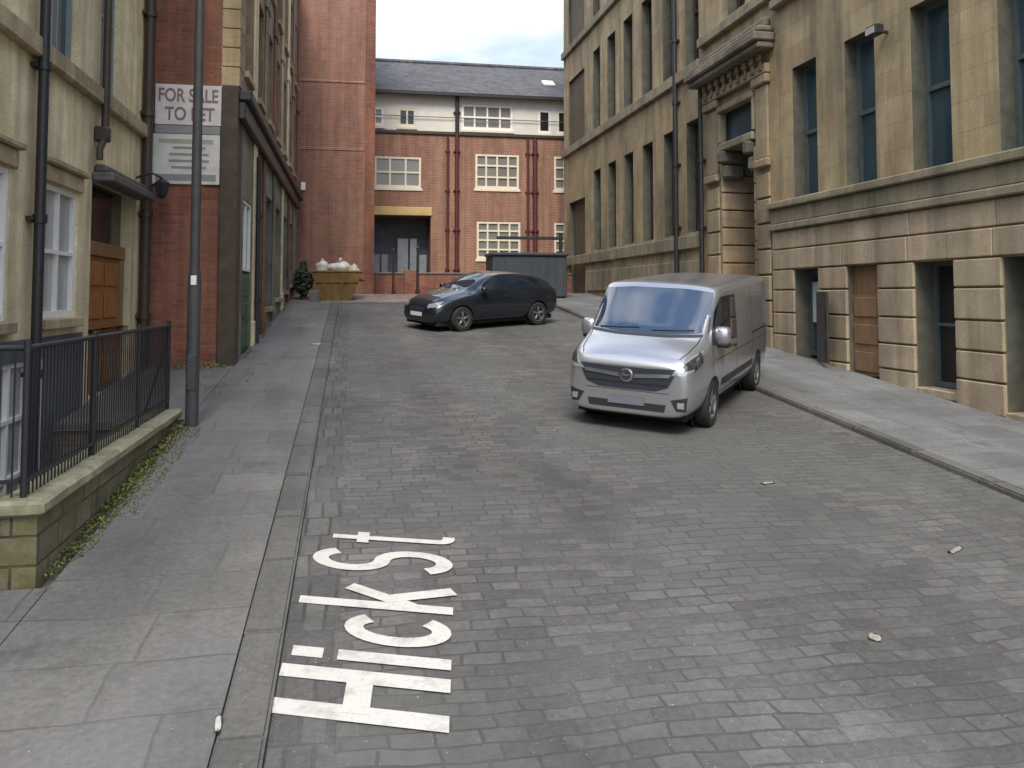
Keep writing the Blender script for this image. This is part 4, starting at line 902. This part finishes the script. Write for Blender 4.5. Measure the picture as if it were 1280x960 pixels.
for sy in (1, -1):
    sd_ = (0,-sy,0)
    V.patch('side_window', [(1.27,sy,1.60),(1.0,sy,1.80),(.18,sy,1.80)], [(1.60,sy,1.16),(1.0,sy,1.14),(.18,sy,1.13)], sd_, 'car_glass', .006, 14, 8)
    V.patch('door_seam', [(.12,sy,1.88),(.12,sy,1.88)], [(.12,sy,.45),(.12,sy,.45)], sd_, 'seam', .004, 1, 14) if False else None
    for nm, x0, x1, z0, z1 in (('door_seam',.125,.14,.42,1.86),('door_seam',1.60,1.612,.72,1.12),('door_seam',-1.03,-1.015,.42,1.86),('sliding_rail',-2.2,-1.02,1.06,1.09),('waist_crease',-2.3,1.5,.93,.94),('sill_seam',-1.1,1.1,.42,.43)):
        V.patch(nm, [(x0,sy,z1),(x1,sy,z1)], [(x0,sy,z0),(x1,sy,z0)], sd_, 'seam', .003, 12 if x1-x0 > .5 else 1, 12 if z1-z0 > .3 else 1)
    V.patch('side_moulding', [(-1.1,sy,.62),(1.08,sy,.62)], [(-1.1,sy,.52),(1.08,sy,.52)], sd_, 'plastic', .008, 20, 2)
    V.patch('door_handle', [(.22,sy,1.04),(.42,sy,1.04)], [(.22,sy,1.0),(.42,sy,1.0)], sd_, 'plastic', .02, 6, 2)
    bm = B(); v = box(bm, 1.22, 1.42, sy*1.02-.12 if sy > 0 else -1.14, 1.14 if sy > 0 else -1.02+.12, 1.14, 1.40, .05); mir = V.add('wing_mirror', bm, 'silver', None, True, 60)
    bm = B(); box(bm, 1.25, 1.37, min(sy*.93, sy*1.04), max(sy*.93, sy*1.04), 1.12, 1.2, .02); box(bm, 1.20, 1.36, min(sy*.92,sy*1.13), max(sy*.92,sy*1.13), 1.10, 1.165, .02); V.add('mirror_arm', bm, 'plastic', mir)
    bm = B(); box(bm, 1.212, 1.219, min(sy*.93, sy*1.11), max(sy*.93, sy*1.11), 1.18, 1.36); V.add('mirror_glass', bm, 'car_glass', mir, False)
    V.patch('tail_light', [(-2.40,sy,1.55),(-2.2,sy,1.55)], [(-2.40,sy,.95),(-2.2,sy,.95)], sd_, 'red_lens', .006, 3, 6) if False else V.patch('tail_light', [(0,sy*.78,1.45),(0,sy*.9,1.45)], [(0,sy*.80,.85),(0,sy*.92,.85)], (1,0,0), 'red_lens', .008, 4, 8)
for wx, wy in WV: V.wheel(wx, wy*1.075, .335, .215, 1 if wy > 0 else -1, 'hub')
for sgn in (1, -1):
    bm = B(); tube(bm, [V.cast((0, sgn*.4-.3, 1.325), FD, .015), V.cast((0, sgn*.4, 1.335), FD, .015), V.cast((0, sgn*.4+.3, 1.35), FD, .015)], .009, 6); V.add('wiper', bm, 'plastic')
bm = B(); box(bm, -2.3, 2.3, -.78, .78, .19, .33); V.add('underbody', bm, 'black', None, False)

# dark hatchback
cm_ = ground_frame(3.42, 22.35, -0.83, -0.46, 0.012)
Cc = Car('dark_hatchback', 'black hatchback parked at an angle in front of the metal container', cm_)
st = [
 (-2.06,.40,.66,.56,.74,.80,.74,.60,.96,.01),(-2.02,.30,.74,.52,.80,.86,.79,.62,1.04,.01),(-1.88,.24,.78,.48,.85,.92,.84,.62,1.14,.015),(-1.5,.20,.80,.45,.875,.95,.865,.60,1.30,.02),
 (-1.0,.20,.80,.45,.88,.96,.87,.60,1.39,.025),(-.3,.20,.80,.45,.88,.95,.87,.60,1.42,.025),(.12,.20,.80,.45,.88,.94,.87,.60,1.39,.03),(.45,.20,.80,.45,.88,.93,.865,.62,1.24,.04),(.82,.20,.80,.45,.875,.90,.86,.66,1.05,.05),
 (.98,.20,.80,.45,.87,.88,.855,.68,.98,.045),(1.3,.20,.79,.44,.86,.84,.84,.68,.93,.04),(1.65,.20,.77,.42,.84,.76,.80,.64,.86,.03),(1.9,.20,.72,.40,.78,.66,.74,.58,.76,.02),(2.02,.22,.64,.38,.68,.58,.64,.50,.66,.01),(2.07,.26,.52,.36,.54,.50,.52,.42,.58,0)]
WC = [(1.25,.74),(1.25,-.74),(-1.27,.74),(-1.27,-.74)]
Cc.body(st, 'dark_car', [(a, b_*1.14) for a, b_ in WC], .31)
Cc.patch('windscreen', [(0,-.54,1.36),(0,0,1.385),(0,.54,1.36)], [(0,-.68,1.02),(0,0,1.03),(0,.68,1.02)], FD, 'car_glass', .006, 16, 8)
Cc.patch('rear_window', [(0,-.50,1.32),(0,.50,1.32)], [(0,-.55,1.10),(0,.55,1.10)], (1,0,0), 'car_glass', .006, 12, 6)
Cc.patch('grille', [(0,-.34,.60),(0,.34,.60)], [(0,-.30,.50),(0,.30,.50)], FD, 'grille', .006, 10, 4)
Cc.patch('lower_intake', [(0,-.46,.36),(0,.46,.36)], [(0,-.42,.27),(0,.42,.27)], FD, 'plastic', .006, 10, 3)
Cc.patch('plate', [(0,-.26,.475),(0,.26,.475)], [(0,-.26,.375),(0,.26,.375)], FD, 'plate_w', .012, 8, 3)
for sy in (1, -1):
    sd_ = (0,-sy,0)
    Cc.patch('headlight', [(0,sy*.42,.68),(0,sy*.70,.76)], [(0,sy*.44,.59),(0,sy*.73,.63)], FD, 'lamp_glass', .006, 8, 5)
    Cc.patch('fog_light', [(0,sy*.50,.42),(0,sy*.62,.42)], [(0,sy*.50,.34),(0,sy*.62,.34)], FD, 'plastic', .006, 4, 4)
    Cc.patch('side_window', [(.40,sy,1.20),(.10,sy,1.32),(-.28,sy,1.345)], [(.74,sy,1.0),(.2,sy,1.0),(-.28,sy,1.0)], sd_, 'car_glass', .006, 10, 6)
    Cc.patch('side_window', [(-.34,sy,1.345),(-1.0,sy,1.32),(-1.35,sy,1.25)], [(-.34,sy,1.0),(-1.0,sy,1.01),(-1.5,sy,1.06)], sd_, 'car_glass', .006, 10, 6)
    for x in (.92, -.31, -1.05): Cc.patch('door_seam', [(x-.006,sy,.98),(x+.006,sy,.98)], [(x-.006,sy,.36),(x+.006,sy,.36)], sd_, 'seam', .003, 1, 8)
    Cc.patch('door_handle', [(-.22,sy,.85),(-.05,sy,.85)], [(-.22,sy,.82),(-.05,sy,.82)], sd_, 'chrome', .015, 4, 2)
    Cc.patch('tail_light', [(0,sy*.55,.98),(0,sy*.72,.98)], [(0,sy*.55,.80),(0,sy*.73,.80)], (1,0,0), 'red_lens', .008, 4, 4)
    bm = B(); box(bm, .55, .70, min(sy*.86, sy*1.0), max(sy*.86, sy*1.0), .96, 1.09, .03); Cc.add('wing_mirror', bm, 'dark_car', None, True, 60)
for wx, wy in WC: Cc.wheel(wx, wy*1.075, .31, .2, 1 if wy > 0 else -1, 'rim')
bm = B(); box(bm, -1.9, 1.9, -.7, .7, .15, .26); Cc.add('underbody', bm, 'black', None, False)

# ------------------------------------------------------------------ skip with rubbish bags, shrub
M['skip'] = plain('yellow_skip_paint', (0.15,0.085,0.010), 0.55, 0.25, 5, dirt=(0.07,0.04,0.015), dirt_amt=0.8)
sy0 = 29.3; zg = gz(sy0)+0.03
t = thing('skip', 'dirty yellow rubbish skip heaped with pale bags at the foot of the brick tower', 'skip', (-0.5, sy0+0.7, zg))
bm = B()
x0, x1, x0b, x1b, z1 = -1.36, 0.34, -1.0, 0.0, zg+1.0
def pr(bm, xa, xb, xab, xbb, ya, yb, za, zb_):
    v = [bm.verts.new(p) for p in ((xab,ya,za),(xbb,ya,za),(xbb,yb,za),(xab,yb,za),(xa,ya,zb_),(xb,ya,zb_),(xb,yb,zb_),(xa,yb,zb_))]
    return v
v = pr(bm, x0, x1, x0b, x1b, sy0, sy0+1.25, zg, z1)
for q in ((3,2,1,0),(0,1,5,4),(1,2,6,5),(2,3,7,6),(3,0,4,7)): bm.faces.new([v[i] for i in q])
v = pr(bm, x0+.05, x1-.05, x0b+.05, x1b-.05, sy0+.05, sy0+1.2, zg+.06, z1)
for q in ((0,1,2,3),(4,5,1,0),(5,6,2,1),(6,7,3,2),(7,4,0,3)): bm.faces.new([v[i] for i in q])
obj('hopper', bm, M['skip'], t)
bm = B(); tube(bm, [(x0,sy0,z1),(x1,sy0,z1),(x1,sy0+1.25,z1),(x0,sy0+1.25,z1),(x0,sy0,z1)], .04, 8)
obj('rim', bm, M['skip'], t)
bm = B()
for k in range(4):
    xx = x0b+.1 + k*.28; box(bm, xx-.03, xx+.03, sy0-.05, sy0-.002, zg+.1, z1-.04)
box(bm, x0+.12, x1-.12, sy0-.045, sy0-.003, zg+.62, zg+.68); obj('ribs', bm, M['skip'], t)
for xx, sgn in ((x0+.12, -1), (x1-.12, 1)):
    for yy in (sy0+.3, sy0+.95):
        bm = B(); tube(bm, [(xx, yy, zg+.72), (xx+sgn*.22, yy, zg+.72)], .045, 10); obj('lug', bm, M['skip'], t)
def bag(x, y, z, r, sq, seed, label, mat):
    rr_ = random.Random(seed); bm = B(); bmesh.ops.create_icosphere(bm, subdivisions=3, radius=1.0)
    ph = [rr_.uniform(0, 6.28) for _ in range(6)]
    for v in bm.verts:
        c = v.co.copy(); k = 1 + .13*math.sin(4*c.x+ph[0]) + .12*math.sin(5*c.y+ph[1]) + .10*math.sin(5*c.z+ph[2]) + .05*math.sin(11*c.x+9*c.z+ph[3])
        v.co = Vector((c.x*r*k, c.y*r*k*.9, max(c.z, -.75)*r*sq*k))
    bmesh.ops.translate(bm, verts=bm.verts, vec=(x,y,z))
    o = obj('rubbish_bag', bm, M[mat], None, True, (x,y,z)); tag(o, label, 'bag', 'bags heaped in the yellow skip')
    bm = B(); tube(bm, [(x,y,z+r*sq*.92),(x+.02,y,z+r*sq*1.08),(x+.05,y,z+r*sq*1.3)], .04, 8, radii=[.07,.03,.075]); obj('knot', bm, M[mat], o, True)
M['bag_w'] = plain('white_bag_plastic', (0.62,0.59,0.54), 0.4, 0.12, 7, bump=0.3); M['bag_y'] = plain('cream_bag_plastic', (0.45,0.42,0.34), 0.45, 0.15, 7, bump=0.3)
bag(-1.02, sy0+.45, z1+.12, .26, .95, 1, 'white rubbish bag at the left end of the skip', 'bag_w')
bag(-.42, sy0+.50, z1+.10, .34, .85, 2, 'largest white rubbish bag in the middle of the skip', 'bag_w')
bag(.06, sy0+.55, z1+.02, .25, .8, 3, 'cream rubbish bag at the right end of the skip', 'bag_y')
bag(-.75, sy0+.85, z1-.02, .28, .8, 4, 'cream rubbish bag sunk at the back of the skip between two white ones', 'bag_y')
# waste fill under the bags
bm = B(); v = pr(bm, x0+.10, x1-.10, x0+.14, x1-.14, sy0+.06, sy0+1.18, z1-.16, z1-.10)
for q in ((4,5,6,7),(0,1,5,4),(1,2,6,5),(2,3,7,6),(3,0,4,7)): bm.faces.new([v[i] for i in q])
o = obj('loose_waste', bm, M['earth']); o['kind'] = 'stuff'; o['label'] = 'loose waste filling the yellow skip under the bags'; o['category'] = 'waste'
def foliage(bm, c, rad, n, size, seed):
    r_ = random.Random(seed)
    for _ in range(n):
        d = Vector((r_.gauss(0,1), r_.gauss(0,1), r_.gauss(0,1))).normalized() * (r_.random()**.4)
        d *= 1 + .25*math.sin(5*d.x+seed)*math.cos(4*d.z)
        p = Vector(c) + Vector((d.x*rad[0], d.y*rad[1], d.z*rad[2]))
        a = Vector((r_.gauss(0,1), r_.gauss(0,1), r_.gauss(0,1))).normalized(); b_ = a.orthogonal().normalized(); s_ = size*r_.uniform(.6,1.4)
        quad(bm, p-a*s_, p-b_*s_*.5, p+a*s_, p+b_*s_*.5)
t = thing('shrub', 'dark green shrub between the yellow skip and the left-hand wall', 'shrub', (-1.68, 29.9, gz(29.9)))
bm = B(); foliage(bm, (-1.68, 29.9, gz(29.9)+.66), (.33,.4,.62), 900, .07, 4); obj('leaves', bm, M['leaf_dark'], t)
bm = B()
for dx in (-.1, .02, .12): tube(bm, [(-1.68,29.9,gz(29.9)), (-1.68+dx,29.9,gz(29.9)+.9)], .018, 6)
obj('stems', bm, M['pipe_brown'], t)
bm = B(); x, y = -1.22, 28.75; v = box(bm, x-.17, x+.17, y-.15, y+.15, gz(y), gz(y)+.42, .05)
for q in bm.verts: q.co += Vector((rnd.uniform(-.03,.03), rnd.uniform(-.03,.03), rnd.uniform(-.02,.02)))
o = obj('stone_block', bm, M['flags_right'], None, False, (x,y,gz(y))); tag(o, 'rough grey stone block on the pavement in front of the yellow skip', 'stone block')

# ------------------------------------------------------------------ weeds and litter
def weeds(name, regions, seed, label):
    r_ = random.Random(seed); bm = B()
    for (xa, xb, ya, yb, n, hmax) in regions:
        for _ in range(n):
            x, y = r_.uniform(xa, xb), r_.uniform(ya, yb); z = gz(y)+KH
            k = r_.randint(3, 6); hh = hmax*r_.uniform(.3, 1)
            for _ in range(k):
                an = r_.uniform(0, 6.28); l = hh*r_.uniform(.5, 1); dx, dy = math.cos(an)*l*.6, math.sin(an)*l*.6; w_ = l*.16+.004
                px, py = -math.sin(an)*w_, math.cos(an)*w_
                p = Vector((x,y,z)); m_ = p+Vector((dx*.5,dy*.5,l*.75)); e_ = p+Vector((dx,dy,l*.85))
                if m_.x < WX+.01 and ya < 11.6: continue
                v0 = bm.verts.new(p); v1 = bm.verts.new(m_+Vector((px,py,0))); v2 = bm.verts.new(e_); v3 = bm.verts.new(m_-Vector((px,py,0)))
                bm.faces.new((v0,v1,v2,v3))
    o = struct(name, bm, M['leaf'], 'stuff'); o['label'] = label; o['category'] = 'weeds'
weeds('weeds', [(WX+.01, WX+.10, 6.7, 8.2, 170, .06), (WX+.01, WX+.12, 8.2, 11.4, 420, .075), (WX, WX+.20, 7.0, 11.4, 900, .035), (WX+.12, WX+.36, 8.0, 11.3, 1100, .016), (-3.0, WX+.02, 6.2, 6.62, 150, .06), (-3.4, -2.2, 15.6, 15.9, 60, .10), (-2.5, -1.6, 13.2, 15.8, 60, .04), (-2.05, -1.95, 16.5, 27, 60, .08)], 9, 'weeds and moss growing along the foot of the low wall')
M['paper'] = plain('paper', (0.78,0.77,0.74), 0.7, 0.08, 20)
def scrap(x, y, sx, sy, an, dz, label, mat='paper', name='paper_scrap', cat='litter', seed=1):
    r_ = random.Random(seed); bm = B(); n = 4; g = []
    for j in range(n+1):
        g.append([])
        for i in range(n+1):
            a, b_ = (i/n-.5)*sx*(1-.3*abs(j/n-.5)), (j/n-.5)*sy
            X, Y = x+a*math.cos(an)-b_*math.sin(an), y+a*math.sin(an)+b_*math.cos(an)
            g[-1].append(bm.verts.new((X, Y, gz(Y)+dz+.004+r_.uniform(.0,.010))))
    for j in range(n):
        for i in range(n): bm.faces.new((g[j][i], g[j][i+1], g[j+1][i+1], g[j+1][i]))
    r = bmesh.ops.solidify(bm, geom=bm.faces[:], thickness=.002)
    o = obj(name, bm, M[mat], None, True, (x,y,gz(y)+dz)); tag(o, label, cat, 'litter lying in the street')
M['leaf_pale'] = plain('dry_leaf', (0.52,0.50,0.42), 0.7, 0.2, 20)
scrap(-.66, 4.70, .035, .16, .1, KH, 'thin white paper scrap on the left pavement near the kerb', seed=1)
scrap(-.73, 18.6, .24, .14, .3, KH, 'white paper scrap on the far left pavement beside the kerb', seed=2)
scrap(5.02, 6.37, .24, .05, .5, .012, 'long pale leaf on the setts near the right kerb', 'leaf_pale', 'dry_leaf', 'leaf', 3)
scrap(3.41, 5.11, .12, .08, .9, .012, 'small pale leaf on the setts in the foreground', 'leaf_pale', 'dry_leaf', 'leaf', 4)
scrap(4.33, 8.31, .16, .07, .2, .012, 'small pale leaf on the setts in front of the silver van', 'leaf_pale', 'dry_leaf', 'leaf', 5)
